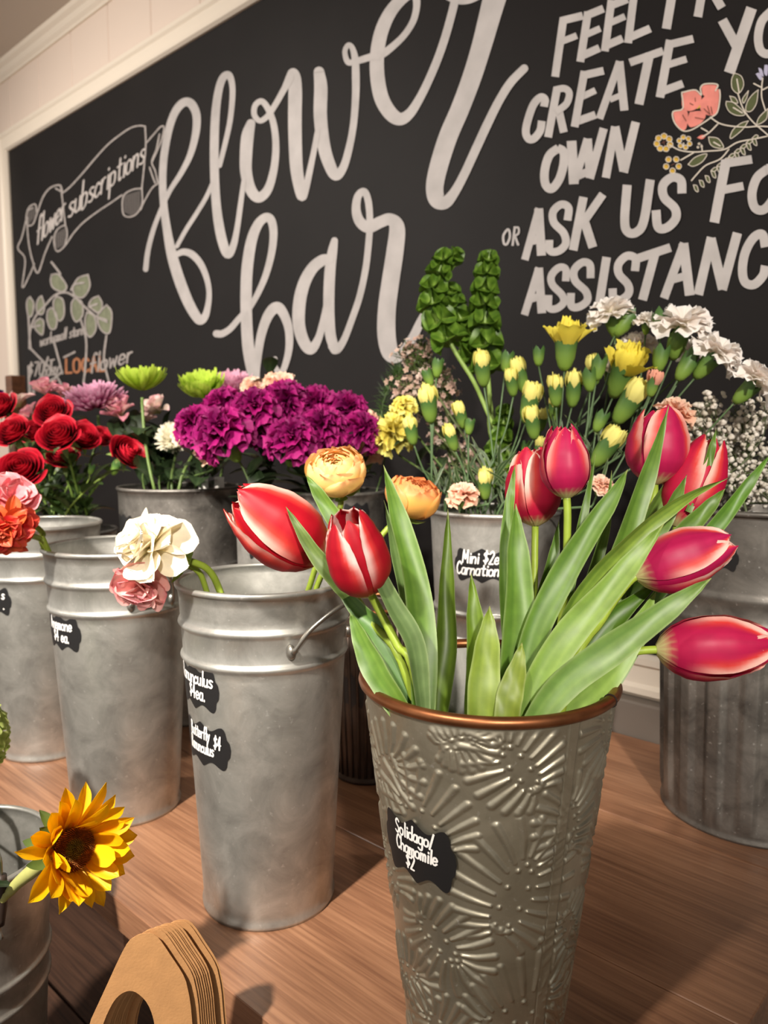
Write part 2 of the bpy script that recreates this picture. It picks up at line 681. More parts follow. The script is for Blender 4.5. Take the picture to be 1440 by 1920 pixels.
def moulding(mb, p0, p1, inward, wid, closed=True):
    """profiled frame member from p0 to p1 on the wall; inward = direction to the panel"""
    prof = [(0, .0), (0, .016), (.10, .024), (.24, .024), (.32, .018), (.70, .018), (.78, .026), (.93, .026), (1, .018), (1, .0)]
    vs = []
    for p, sgn in ((p0, 1), (p1, -1)):
        ax = (V(p1) - V(p0)).normalized() * sgn
        for a, h in prof:
            vs.append(V(p) + V(inward) * (a * wid) + V((0, -h, 0)) + ax * (a * wid))
    n = len(prof)
    mb.add(vs, [(i, i + 1, i + 1 + n, i + n) for i in range(n - 1)])


o0, o1, z0, z1 = BX0 - FWD, BX1 + FWD, BBOT - FWD, BTOP + FWD
for p, q, inn in (((o0, WY, z1), (o1, WY, z1), (0, 0, -1)), ((o0, WY, z0), (o1, WY, z0), (0, 0, 1)),
                  ((o0, WY, z0), (o0, WY, z1), (1, 0, 0)), ((o1, WY, z0), (o1, WY, z1), (-1, 0, 0))):
    mb = MB()
    moulding(mb, p, q, inn, FWD)
    obj('frame_moulding', mb, M_frame, board, smooth=False)

LIFT = [0]


def onboard(mb, strokes2d, X0, Y0, sc, flip=False):
    for vs, fs in strokes2d:
        LIFT[0] += 1
        y = BY - .0008 - (LIFT[0] % 40) * 3e-5
        n = len(vs)
        mb.add([PW(X0 + a / sc, Y0 + b / sc, y - .0009 * i / n) for i, (a, b) in enumerate(vs)], fs)


def letters(name, X0, Y0, sc, curves, m, smooth=True, cap=True):
    mb = MB()
    onboard(mb, [ribbon2d(c, smooth, cap) for c in curves], X0, Y0, sc)
    o = obj(name, mb, m, board, smooth=False)
    return o


def fills(name, X0, Y0, sc, polys, m):
    mb = MB()
    for p in polys:
        LIFT[0] += 1
        y = BY - .0004 - (LIFT[0] % 20) * 1e-5
        q = spl(list(p) + [p[0]], 6 * len(p))[:-1]
        cx, cy = sum(a for a, b in q) / len(q), sum(b for a, b in q) / len(q)
        vs = [PW(X0 + cx / sc, Y0 + cy / sc, y)] + [PW(X0 + a / sc, Y0 + b / sc, y) for a, b in q]
        n = len(q)
        mb.add(vs, [(0, 1 + i, 1 + (i + 1) % n) for i in range(n)])
    return obj(name, mb, m, board, smooth=False)


# big brush script, traced from the lettering
C5 = (250, 150, 3.3675)
C6 = (600, 0, 2.7425)
letters('painted_letter_f', *C5, [
    [(78, 1195, 34), (92, 1080, 32), (125, 950, 30), (170, 830, 28), (230, 700, 30), (300, 590, 34), (360, 470, 40), (395, 330, 48), (398, 220, 52), (365, 150, 56), (318, 142, 54), (265, 200, 50), (225, 310, 48), (195, 470, 48), (185, 620, 48), (192, 790, 48), (215, 960, 54), (245, 1110, 66), (290, 1260, 70), (345, 1400, 68), (395, 1490, 62), (425, 1518, 55), (458, 1480, 44), (478, 1370, 34), (468, 1270, 36), (430, 1170, 42), (375, 1105, 46), (320, 1085, 42), (275, 1100, 36)],
    [(275, 1050, 26), (330, 950, 28), (400, 840, 28), (460, 740, 28), (500, 650, 26)]], M_chalk)
letters('painted_letter_l', *C5, [[(545, 540, 30), (580, 400, 32), (610, 260, 34), (625, 120, 36), (624, 30, 38), (603, -32, 44), (567, -15, 48), (540, 60, 50), (520, 200, 54), (512, 380, 56), (512, 560, 56), (520, 740, 56), (535, 880, 60), (560, 1010, 62), (595, 1100, 56), (630, 1050, 44), (655, 940, 36), (675, 800, 34), (697, 640, 30)]], M_chalk)
letters('painted_letter_o', *C5, [[(742, 275, 56), (722, 350, 78), (712, 460, 78), (712, 580, 74), (740, 690, 70), (790, 742, 66), (850, 690, 56), (888, 560, 48), (900, 420, 44), (888, 290, 42), (855, 190, 40), (812, 135, 38), (770, 160, 36), (764, 220, 36), (800, 258, 34), (850, 225, 36), (900, 150, 38), (945, 70, 40), (990, -10, 46)]], M_chalk)
letters('painted_letter_w', *C5, [[(960, 40, 40), (1000, -45, 50), (1018, -20, 76), (1022, 80, 86), (1020, 220, 86), (1022, 380, 84), (1030, 550, 80), (1050, 680, 72), (1066, 738, 56), (1090, 680, 44), (1115, 570, 40), (1140, 450, 36), (1162, 330, 34)]], M_chalk)
letters('painted_letter_w', *C6, [[(-5, 370, 55), (4, 450, 68), (2, 600, 68), (20, 750, 66), (50, 850, 62), (82, 902, 54), (120, 860, 42), (150, 760, 38), (172, 640, 36), (183, 500, 38), (184, 380, 40), (180, 300, 36), (165, 245, 28), (145, 232, 26), (128, 265, 26), (142, 318, 30), (175, 318, 32), (230, 302, 36), (300, 280, 38)]], M_chalk)
letters('painted_letter_e', *C6, [[(300, 290, 40), (345, 262, 38), (425, 190, 34), (478, 110, 34), (497, 30, 36), (487, -25, 44), (440, -20, 56), (370, 50, 64), (320, 150, 70), (296, 260, 72), (294, 380, 74), (315, 500, 76), (360, 580, 74), (410, 612, 66), (460, 585, 52), (510, 510, 44), (560, 410, 42), (610, 290, 42), (650, 170, 42), (680, 60, 42), (697, -10, 42), (718, -90, 42)]], M_chalk)
letters('painted_letter_r', *C6, [[(640, -20, 26), (690, 2, 28), (740, 8, 30), (790, -8, 36), (860, -60, 60)], [(915, -70, 124), (895, 0, 118), (868, 100, 110), (830, 240, 102), (780, 400, 98), (720, 560, 96), (660, 700, 96), (612, 850, 94), (590, 960, 90), (602, 1028, 84), (645, 1040, 66), (690, 990, 50), (740, 900, 46), (800, 770, 46), (860, 640, 46), (920, 520, 44), (980, 425, 44), (1050, 352, 42)]], M_chalk)
letters('painted_letter_b', *C5, [[(525, 1602, 46), (560, 1602, 44), (610, 1572, 40), (660, 1515, 38), (700, 1470, 36)],
    [(735, 1440, 34), (790, 1340, 38), (840, 1220, 42), (875, 1080, 46), (885, 960, 50), (870, 885, 54), (835, 868, 56), (785, 915, 60), (745, 1020, 68), (720, 1180, 72), (712, 1350, 72), (715, 1520, 72), (725, 1680, 74), (745, 1800, 74), (765, 1890, 60), (778, 1800, 50), (805, 1620, 56), (850, 1490, 64), (905, 1435, 70), (950, 1480, 60), (982, 1580, 52), (982, 1700, 46), (955, 1810, 40), (925, 1850, 36), (890, 1800, 32), (895, 1760, 30)]], M_chalk)
letters('painted_letter_a', *C5, [[(1235, 1130, 60), (1190, 1140, 70), (1130, 1190, 72), (1080, 1280, 76), (1050, 1400, 80), (1045, 1540, 78), (1075, 1650, 74), (1120, 1700, 68), (1165, 1640, 50), (1195, 1540, 44), (1225, 1400, 40)],
    [(1270, 1015, 44), (1258, 1080, 60), (1244, 1180, 68), (1236, 1320, 70), (1235, 1470, 70), (1245, 1610, 68), (1272, 1702, 60)]], M_chalk)
letters('painted_letter_r', *C6, [[(66, 1780, 50), (85, 1798, 46), (122, 1750, 36), (165, 1640, 34), (205, 1520, 34), (235, 1380, 34), (250, 1250, 34), (256, 1150, 34), (250, 1045, 36), (228, 985, 36), (195, 1010, 40), (186, 1080, 46), (205, 1140, 54), (250, 1168, 60), (310, 1142, 60), (360, 1128, 62), (396, 1170, 80), (386, 1290, 88), (365, 1430, 90), (345, 1580, 92), (342, 1720, 94), (362, 1815, 86), (400, 1832, 62), (435, 1800, 50), (480, 1730, 46), (520, 1650, 44), (570, 1570, 40), (620, 1530, 38), (652, 1512, 36)]], M_chalk)

# block capitals
R1 = (960, 0, 3)
R2 = (960, 320, 3)


def bars(name, X0, Y0, sc, segs, w_=40):
    cs = []
    for s in segs:
        w1 = w_
        if isinstance(s[-1], (int, float)):
            w1 = s[-1]
            s = s[:-1]
        cs.append([(a, b, w1 * 1.10) for a, b in s])
    mb = MB()
    onboard(mb, [ribbon2d(c, len(c) > 3, False) for c in cs], X0, Y0, sc)
    obj(name, mb, M_chalk, board, smooth=False)


bars('painted_word', *R1, [((243, 432), (290, 100)), ((275, 118), (398, 88)), ((268, 238), (365, 200), 34),
    ((384, 348), (428, 66)), ((412, 90), (515, 48)), ((410, 198), (497, 160), 34), ((376, 322), (492, 270)),
    ((522, 288), (560, 0)), ((545, 35), (650, -5)), ((545, 132), (636, 92), 34), ((516, 262), (622, 216)),
    ((653, 242), (690, -60)), ((645, 218), (778, 160))])
bars('painted_word', *R1, [((868, 162), (922, -160), 46), ((905, -140), (1020, -178)), ((895, -42), (985, -72), 34), ((1045, 95), (1098, -205), 44), ((1090, -190), (1148, -208), (1174, -165), (1150, -90), (1078, -58), 38), ((1108, -80), (1180, 45), 46)])
bars('painted_word', *R1, [((180, 600), (185, 560), (160, 548), (120, 590), (88, 680), (78, 745), (95, 782), (125, 778), (158, 735), (168, 680)),
    ((203, 772), (255, 490)), ((245, 505), (295, 498), (322, 525), (305, 585), (245, 630), 36), ((262, 615), (292, 745)),
    ((352, 714), (408, 400)), ((395, 425), (516, 398)), ((385, 548), (470, 508), 34), ((345, 690), (470, 645)),
    ((492, 668), (606, 345), 38), ((604, 345), (632, 622), 42), ((550, 562), (625, 530), 30),
    ((662, 352), (850, 286)), ((775, 300), (714, 587), 46), ((832, 548), (890, 225), 44), ((878, 252), (1020, 218)), ((865, 368), (982, 332), 36), ((822, 522), (962, 470))])
bars('painted_word', *R1, [((1183, 112), (1262, 258), 50), ((1348, 45), (1222, 410), 56),
    ((1460, 60), (1405, 120), (1385, 210), (1400, 285), (1450, 300), (1510, 230), (1530, 130), (1505, 65), (1455, 62), 44)])
bars('painted_word', *R1, [((262, 832), (210, 875), (184, 960), (188, 1035), (222, 1062), (265, 1010), (290, 925), (290, 855), (255, 832), 44),
    ((335, 792), (348, 1036), 50), ((350, 1030), (425, 780), 40), ((425, 780), (440, 1000), 44), ((438, 1005), (516, 722), 42), ((345, 1000), (440, 960), 40),
    ((528, 1000), (580, 712), 42), ((580, 712), (628, 962), 44), ((628, 970), (696, 686), 44)])
bars('painted_word', *C6, [((962, 1180), (943, 1212), (946, 1252), (962, 1254), (976, 1218), (972, 1184), (960, 1180), 11), ((990, 1264), (1002, 1164), 11), ((1000, 1170), (1020, 1172), (1020, 1200), (996, 1216), 10), ((1002, 1212), (1020, 1262), 11)])
bars('painted_word', *R2, [((72, 502), (152, 212), 38), ((150, 212), (166, 478), 46), ((100, 398), (170, 378), 44),
    ((312, 280), (318, 210), (278, 190), (232, 230), (236, 292), (290, 350), (302, 410), (262, 452), (214, 450), (210, 390), 40),
    ((344, 448), (402, 148), 44), ((512, 132), (382, 318), 42), ((400, 262), (455, 432), 46)])
bars('painted_word', *R2, [((648, 80), (634, 280), (652, 345), (702, 345), (742, 280), (778, 50), 46),
    ((956, 128), (950, 55), (900, 38), (850, 82), (856, 150), (916, 212), (920, 270), (872, 320), (822, 318), (810, 222), 46)])
bars('painted_word', *R2, [((1138, 292), (1204, -58), 50), ((1180, -38), (1350, -64), 44), ((1180, 110), (1302, 86), 42),
    ((1440, -12), (1378, 40), (1350, 130), (1366, 208), (1418, 218), (1472, 150), (1492, 50), (1472, -8), (1430, -12), 46)])
bars('painted_word', *R2, [((70, 812), (152, 546), 38), ((150, 546), (168, 802), 44), ((105, 722), (165, 705), 38),
    ((302, 622), (302, 555), (264, 545), (222, 590), (228, 642), (282, 700), (290, 742), (250, 776), (208, 770), (206, 700), 38),
    ((442, 605), (438, 530), (396, 516), (350, 560), (356, 620), (416, 680), (422, 732), (376, 766), (334, 760), (332, 688), 40),
    ((488, 770), (532, 486), 44), ((692, 565), (694, 495), (646, 480), (600, 525), (602, 582), (652, 640), (656, 690), (616, 726), (572, 730), (566, 662), 42),
    ((712, 492), (892, 432), 44), ((806, 460), (734, 728), 46), ((855, 718), (968, 408), 44), ((964, 408), (1000, 702), 50), ((905, 612), (990, 588), 40),
    ((1048, 698), (1122, 375), 48), ((1118, 380), (1186, 668), 50), ((1182, 670), (1268, 350), 48),
    ((1425, 430), (1408, 358), (1358, 378), (1312, 460), (1296, 560), (1312, 628), (1362, 640), (1412, 590), (1425, 535), 46)])
# ribbon banner with chalk script
SB = (20, 220, 4.8)
t = 14
letters('chalk_banner', *SB, [[(a, b, t) for a, b in c] for c in [
    [(470, 680), (540, 620), (650, 500), (760, 370), (870, 250), (980, 160), (1080, 95), (1160, 75), (1212, 82)], [(1210, 80), (1216, 250), (1200, 450), (1180, 640)],
    [(1225, 225), (1290, 150), (1350, 85), (1380, 95), (1352, 220), (1275, 395)], [(1340, 150), (1310, 290), (1270, 400), (1300, 480), (1325, 590)], [(1250, 450), (1280, 540), (1300, 590)],
    [(1325, 595), (1270, 640), (1200, 760), (1170, 830)],
    [(1180, 640), (1100, 650), (1020, 700), (1005, 800), (1020, 880), (1080, 895), (1140, 860), (1182, 780), (1182, 640)],
    [(1000, 700), (900, 770), (780, 850), (650, 950), (560, 1050), (500, 1140), (440, 1200), (405, 1190), (390, 1090), (420, 1010), (490, 975), (508, 1060), (490, 1145)],
    [(450, 612), (470, 780), (492, 970)], [(240, 860), (290, 720), (350, 640), (420, 610), (452, 622), (468, 680)], [(405, 640), (455, 668)],
    [(372, 1075), (310, 1220), (245, 1400), (200, 1300), (165, 1150), (150, 980), (150, 900)], [(236, 860), (225, 790), (200, 785), (160, 820), (140, 900), (152, 970), (200, 960), (236, 870)],
    [(140, 920), (100, 1080), (65, 1180), (130, 1280), (105, 1530), (170, 1420), (212, 1320)], [(150, 840), (200, 815)]]], M_chalkthin)
hat = []
for k in range(8):
    hat.append([(1030 + k * 18, 705 - k * 6, 9), (1030 + k * 18, 880 - abs(k - 3) * 9, 9)])
for k in range(6):
    hat.append([(402 + k * 17, 1050 - k * 10, 9), (405 + k * 17, 1185 - k * 9, 9)])
for k in range(4):
    hat.append([(160 + k * 18, 850 - k * 8, 9), (165 + k * 16, 955 - k * 20, 9)])
letters('chalk_shading', *SB, hat, plain('faint_chalk', C(120, 113, 110), .8))
SOFTCH = plain('soft_white_chalk', C(190, 182, 178), .8)
for word, x, y, ang, h, wd, sx in (('flower', 232, 1150, -.98, 235, 17, 0.36), ('subscriptions', 520, 905, -.74, 235, 17, 0.44)):
    st, _ = text2d(word, 0, 0, h, wd, sx, 0, .08)
    mb = MB()
    onboard(mb, [([(x + a, y - b + a * ang) for a, b in vs], [f[::-1] for f in fs]) for vs, fs in st], *SB)
    obj('chalk_word', mb, SOFTCH, board, smooth=False)
# eucalyptus drawing and small chalk notes at the lower left
LB = (0, 440, 3)
leafpos = [(290, 225, 330, 225, 375, 290, 350, 320, 300, 300, 285, 260), (495, 225, 505, 290, 470, 350, 425, 345, 410, 300, 440, 245), (170, 350, 190, 390, 180, 450, 160, 460, 150, 400, 155, 365),
           (235, 345, 250, 400, 240, 445, 210, 440, 205, 390, 220, 355), (320, 345, 355, 370, 360, 450, 335, 485, 310, 450, 300, 380), (290, 410, 318, 450, 315, 520, 285, 530, 265, 480, 268, 430),
           (225, 470, 245, 490, 240, 560, 215, 550, 195, 520, 200, 490), (420, 355, 460, 380, 465, 450, 430, 490, 405, 450, 402, 390), (555, 345, 575, 390, 560, 440, 520, 420, 500, 395, 520, 360),
           (600, 395, 628, 440, 620, 540, 595, 555, 560, 520, 550, 450), (490, 435, 530, 460, 540, 530, 510, 575, 485, 550, 478, 480)]
polys = [[(p[i], p[i + 1]) for i in range(0, 12, 2)] for p in leafpos]
fills('chalk_leaves', *LB, polys, M_sage)
t = 9
cur = [[(a, b, t) for a, b in p + [p[0]]] for p in polys]
cur += [[(a, b, 12) for a, b in c] for c in [
    [(165, 640), (170, 540), (200, 460), (260, 390), (310, 340), (370, 325), (420, 350), (470, 400), (540, 460), (600, 490)], [(290, 155), (340, 220)], [(160, 460), (165, 560), (172, 640)],
    [(172, 640), (230, 700), (300, 770), (350, 850)], [(300, 590), (330, 700), (350, 780)], [(455, 480), (485, 600), (478, 760), (470, 830)], [(598, 570), (585, 700), (610, 820)],
    [(270, 690), (240, 780), (200, 860), (300, 810), (350, 770)], [(160, 740), (165, 900)], [(420, 660), (360, 690)], [(400, 310), (420, 280), (470, 270)], [(500, 405), (545, 390)], [(550, 465), (600, 480)], [(180, 520), (225, 510)]]]
letters('chalk_sprig', *LB, cur, M_chalkthin)
for word, x, y, ang, h, wd, sx in (('work', 225, 628, -.30, 62, 8, .52), ('small', 300, 606, -.30, 62, 8, .5), ('store', 390, 580, -.25, 62, 8, .48), ('flower', 505, 780, -.28, 105, 11, .75), ('$70 T', 158, 800, -.15, 75, 10, .7), ('bday', 240, 800, -.2, 80, 9, .5), ('it', 165, 890, -.1, 60, 9, .7)):
    st, _ = text2d(word, 0, 0, h, wd, sx, 0, .1)
    mb = MB()
    onboard(mb, [([(x + a, y - b + a * ang) for a, b in vs], [f[::-1] for f in fs]) for vs, fs in st], *LB)
    obj('chalk_word', mb, M_chalkthin, board, smooth=False)
mb = MB()
st, _ = text2d('LOCAL', 0, 0, 78, 13, .95)
onboard(mb, [([(372 + a, 778 - b - a * .06) for a, b in vs], [f[::-1] for f in fs]) for vs, fs in st], *LB)
obj('chalk_word', mb, M_orange, board, smooth=False)
# painted flower sprig at right
FLc = (1200, 100, 6)
fills('painted_blossom', *FLc, [[(490, 430), (620, 420), (690, 480), (660, 600), (560, 650), (480, 610), (470, 520)], [(690, 520), (780, 440), (900, 410), (890, 560), (840, 690), (720, 680), (670, 600)],
    [(370, 660), (500, 630), (540, 690), (520, 840), (470, 860), (400, 780)], [(560, 660), (680, 650), (740, 700), (680, 790), (570, 830), (530, 760)], [(690, 380), (730, 350), (870, 350), (850, 410), (760, 470), (710, 470)], [(640, 950), (690, 920), (740, 925), (700, 965)]], M_pink)
fl = []
for cx, cy, n, r in ((265, 1005, 7, 78), (500, 1000, 6, 62), (670, 1040, 3, 25), (365, 1250, 5, 75)):
    for k in range(n):
        a = 2 * math.pi * k / n + .3
        px, py = cx + math.cos(a) * r, cy + math.sin(a) * r * .95
        fl.append([(px + math.cos(a + q) * r * .42, py + math.sin(a + q) * r * .42) for q in (0, 1.05, 2.1, 3.14, 4.2, 5.24)])
fills('painted_blossom', *FLc, fl + [[(600, 590), (650, 565), (680, 600), (640, 625)]], M_gold)
lv = [[(1060, 220), (1140, 260), (1165, 360), (1110, 450), (1040, 400), (1030, 300)], [(970, 540), (1060, 560), (1180, 680), (1100, 700), (1010, 660), (970, 590)], [(1330, 410), (1310, 560), (1250, 650), (1190, 640), (1210, 540), (1270, 460)],
      [(1220, 420), (1200, 500), (1165, 560), (1155, 510)], [(1010, 480), (1070, 500), (1100, 560), (1040, 545)], [(1440, 620), (1420, 740), (1320, 800), (1340, 720)], [(1220, 760), (1150, 860), (1020, 960), (1040, 870), (1130, 790)],
      [(770, 940), (880, 960), (940, 1060), (850, 1060), (790, 1020)], [(540, 1250), (620, 1170), (750, 1130), (700, 1220), (600, 1270)]]
for k in range(11):
    x, y = 600 + k * 66, 1480 - k * 52
    lv.append([(x, y), (x + 40, y + 10), (x + 55, y + 75), (x + 20, y + 60)])
    if k > 2:
        lv.append([(x, y - 5), (x + 40, y - 40), (x + 70, y - 30), (x + 40, y + 5)])
fills('painted_leaves', *FLc, lv, M_olive)
fills('painted_blossom', *FLc, [[(1300, 230), (1340, 220), (1380, 280), (1350, 300)], [(1330, 160), (1370, 180), (1390, 260), (1350, 230)], [(1400, 130), (1440, 140), (1430, 250), (1395, 220)]], M_lilac)
t = 15
ol = [[(790, 720), (900, 790), (1040, 820), (1200, 830), (1320, 820), (1450, 825)], [(1100, 450), (1160, 620), (1260, 760), (1440, 920)], [(330, 1030), (450, 1090), (600, 1110), (760, 1100), (950, 1080), (1100, 1000), (1300, 960), (1440, 930)],
      [(600, 1120), (460, 1200)], [(1000, 1080), (900, 1190), (740, 1260), (640, 1360), (580, 1430)], [(880, 790), (780, 890), (700, 940)], [(760, 880), (690, 840)], [(1410, 640), (1370, 500), (1370, 380), (1380, 280)], [(1360, 380), (1280, 340)], [(1380, 410), (1440, 380)],
      [(470, 450), (480, 620), (370, 660), (390, 780), (480, 870), (580, 860), (700, 790), (800, 720), (870, 660), (900, 500), (895, 410)], [(470, 440), (620, 412), (690, 470), (680, 390), (730, 345), (870, 350), (850, 420)], [(490, 1050), (490, 1010)], [(700, 1090), (690, 1030)],
      [(1090, 290), (1115, 440)], [(1050, 610), (1150, 670)], [(830, 1000), (900, 1040)]]
letters('painted_outline', *FLc, [[(a, b, t) for a, b in c] for c in ol] + [[(a, b, 9) for a, b in p + [p[0]]] for p in fl + lv], plain('cream_paint_line', C(206, 196, 182), .7))
letters('painted_veins', *FLc, [[(a, b, 7) for a, b in c] for c in [[(560, 560), (600, 580)], [(620, 500), (625, 540)], [(760, 590), (790, 690)], [(800, 600), (815, 680)], [(720, 620), (780, 680)], [(480, 690), (520, 760)], [(620, 720), (720, 740)], [(240, 1010), (290, 990)], [(260, 980), (275, 1030)], [(350, 1260), (390, 1240)]]], plain('brown_line', C(110, 66, 52), .8))

# ------------------------------------------------------------------ display table
FE = 0.381           # front edge
TX1 = -0.185        # right end
tb = thing('display_table', 'stained plank display table holding the flower buckets', 'table', V((-1.9, .78, 0)))
mb = MB()
ys = [FE, .650, .918, WY - .042]
gaps = MB()
for a, b in zip(ys, ys[1:]):
    k = random.random()
    box(mb, (-3.6, a + .0008, TZ - .036), (TX1, b - .0008, TZ), (k, k * .7, k * .3), bev=.0009)
obj('tabletop', mb, M_table, tb, smooth=False)
obj('joint_filler', box(MB(), (-3.59, FE + .01, TZ - .03), (TX1 - .01, WY - .05, TZ - .003)), M_gap, tb, smooth=False)
AX = PZ(190, 1730, TZ - .05).x
mb = MB()
box(mb, (AX, FE + .03, TZ - .092), (TX1 - .03, FE + .052, TZ - .036), bev=.002)
obj('apron', mb, M_shelf, tb, smooth=False)
obj('apron', box(MB(), (TX1 - .052, FE + .052, TZ - .11), (TX1 - .03, WY - .10, TZ - .036), bev=.002), M_shelf, tb, smooth=False)
LZ = 0.49
for lx in (-3.5, -1.75, TX1 - .11):
    for ly in (FE + .055, WY - .16):
        obj('leg', box(MB(), (lx, ly, 0), (lx + .06, ly + .06, TZ - .036), bev=.003), M_shelf, tb, smooth=False)
obj('lower_shelf', box(MB(), (-3.5, FE + .043, LZ - .06), (TX1 - .06, WY - .10, LZ - .03), bev=.002), M_dark, tb, smooth=False)
st = thing('display_step', 'low dark plank step running along the front of the display table', 'shelf', V((-1.9, .25, 0)))
mb = MB()
for k, a in enumerate((-.28, -.105, .07, .245)):
    kk = random.random()
    box(mb, (-3.6, a + .001, LZ - .03), (TX1 - .14, a + .174, LZ), (kk, .4, .2), bev=.002)
obj('step_top', mb, M_dark, st, smooth=False)
for lx in (-3.5, -1.9, TX1 - .26):
    for ly in (-.22, .33):
        obj('leg', box(MB(), (lx, ly, 0), (lx + .05, ly + .05, LZ - .03), bev=.003), M_dark, st, smooth=False)
# ------------------------------------------------------------------ buckets
BK = {}


class Bucket:
    def __init__(s, x, y, z, h, rt, rb):
        s.x, s.y, s.z, s.h, s.rt, s.rb = x, y, z, h, rt, rb

    def r(s, hh):
        return s.rb + (s.rt - s.rb) * hh / s.h

    def P(s, ang, hh, off=0.0):
        r = s.r(hh) + off
        return V((s.x + r * math.cos(ang), s.y + r * math.sin(ang), s.z + hh))

    def find(s, px, py):
        best = None
        a0 = math.atan2(CAM.y - s.y, CAM.x - s.x)
        for i in range(-85, 86):
            a = a0 + math.radians(i)
            for k in range(61):
                q = proj(s.P(a, s.h * k / 60))
                e = (q[0] - px) ** 2 + (q[1] - py) ** 2
                if best is None or e < best[0]:
                    best = (e, a, s.h * k / 60)
        return best[1], best[2]

    def top(s, a=0.0, k=0.0, dz=0.0):
        return V((s.x + s.rt * k * math.cos(a), s.y + s.rt * k * math.sin(a), s.z + s.h + dz))


def bucket(key, pxb, pyb, z, h, rt, rb, m, label, bands=(.115, .215), name='flower_bucket', group=None, xy=None, bead=.0032, rimmat=None, dbl=True):
    if xy:
        p = V((xy[0], xy[1], z))
    else:
        p = PZ(pxb, pyb, z)
    b = Bucket(p.x, p.y, z, h, rt, rb)
    t = thing(name, label, 'bucket', p, group)
    pr = [(0, z + .006), (rb - .004, z + .006), (rb - .001, z), (rb + .0018, z), (rb + .0022, z + .004), (b.r(.007), z + .007)]
    hs = [h * k / 24 for k in range(1, 24)]
    for bd in bands:
        c = h * (1 - bd)
        for d in (-.006, -.004, -.002, 0, .002, .004, .006):
            hs.append(c + d)
    hs = sorted(x for x in hs if .01 < x < h - .004)
    for q in hs:
        o = 0
        for bd in bands:
            c = h * (1 - bd)
            if abs(q - c) < .0061:
                o = .0030 * (math.cos((q - c) / .006 * math.pi) * .5 + .5)
        pr.append((b.r(q) + o, z + q))
    if rimmat is None:
        for k in range(8):
            a = -math.pi / 2 + k / 7 * 1.5 * math.pi
            pr.append((rt + .0005 + bead * math.cos(a) * .9, z + h - bead + bead * math.sin(a) + bead * .4))
    pr += [(rt - .0012, z + h - .003)]
    for k in range(10, -1, -1):
        pr.append((b.r(h * k / 10 * .97 + .008) - .0016, z + max(h * k / 10 * .97, .008)))
    pr.append((0, z + .008))
    mb = lathe(MB(), pr, p.x, p.y, 72)
    obj('body', mb, m, t)
    if rimmat:
        rim(t, b, bead, rimmat)
    BK[key] = b
    b.t = t
    return b


def rim(t, b, bead, m, seam=None):
    mb = MB()
    n, k = 96, 12
    vs = []
    for i in range(n):
        a = 2 * math.pi * i / n
        for j in range(k):
            q = 2 * math.pi * j / k
            r = b.rt + bead * math.cos(q)
            vs.append(V((b.x + r * math.cos(a), b.y + r * math.sin(a), b.z + b.h - bead * .3 + bead * math.sin(q))))
    fs = [(i * k + j, ((i + 1) % n) * k + j, ((i + 1) % n) * k + (j + 1) % k, i * k + (j + 1) % k) for i in range(n) for j in range(k)]
    mb.add(vs, fs)
    return obj('rim', mb, m, t)


def drop_handle(b, px1, py1, px2, py2, rise=.05, rad=.0019):
    a1, h1 = b.find(px1, py1)
    a2, h2 = b.find(px2, py2)
    h2 = h1
    mb = MB()
    pts = []
    for k in range(9):
        f = k / 8
        a = a1 + (a2 - a1) * f
        s_ = math.sin(f * math.pi)
        pts.append(b.P(a, h1 + rise * s_ ** .8, .006 + .016 * s_))
    tube(mb, pts, rad, 8, seg=40)
    o = obj('handle', mb, M_wire, b.t)
    for a in (a1, a2):
        mb = MB()
        q = b.P(a, h1, .001)
        n = V((math.cos(a), math.sin(a), 0))
        up = V((0, 0, 1))
        tg = n.cross(up)
        vs = []
        for w_, off in ((1, 0), (1, .0035), (.6, .0055)):
            for k in range(16):
                c, s_ = math.cos(k * math.pi / 8), math.sin(k * math.pi / 8)
                vs.append(q + n * off + tg * (c * .0045 * w_) + up * (s_ * (.008 if s_ > 0 else .0065) * w_))
        mb.add(vs, gridf(16, 2, True) + [tuple(range(32, 48))])
        obj('handle_ear', mb, M_wire, o)


def price_label(b, px, py, lines, W=.062, H=.036, off=0.0,  tilt=0.0, txt=.013, wd=.0017, lab=None, dy0=.0, sx=.72):
    """plaque shaped sticker wrapped round the bucket with hand lettering; lines [(text, dx, dy)]"""
    a, h = b.find(px, py)
    right = -1 if False else 1

    def onb(s_, t_, off_):
        ca, sa = math.cos(tilt), math.sin(tilt)
        s2, t2 = s_ * ca - t_ * sa, s_ * sa + t_ * ca
        return b.P(a + s2 / b.r(h), h + t2, off_ + off)
    n = 72
    vs = []
    for i in range(n + 1):
        f = -1 + 2 * i / n
        g = abs(f)
        if g < .75:
            top = H / 2 * (.88 + .12 * math.cos(g / .75 * 2 * math.pi) + .05 * max(0, 1 - g * 9))
        elif g < .89:
            top = H / 2 * (.44 + .56 * math.sqrt(max(0, 1 - ((g - .75) / .14) ** 2)))
        else:
            top = H / 2 * (.44 * math.sqrt(max(0, 1 - ((g - .89) / .11) ** 2)) + .01)
        for j in range(7):
            vs.append(onb(f * W / 2, top * (-1 + 2 * j / 6), .0006))
    o = obj('price_label', MB().add(vs, gridf(6, n)), M_label, b.t)
    if lab:
        o['label'] = lab
    mb = MB()
    lift = 0
    for tx, dx, dy in lines:
        st_, wdt = text2d(tx, 0, 0, txt, wd, sx, 0, .12)
        for v2, f2 in st_:
            lift += 1
            mb.add([onb(dx - wdt / 2 + p[0], dy + p[1], .0011 + lift * 1e-5) for p in v2], f2)
    if mb.v:
        obj('price_lettering', mb, M_ink, o, smooth=False)
    return a, h


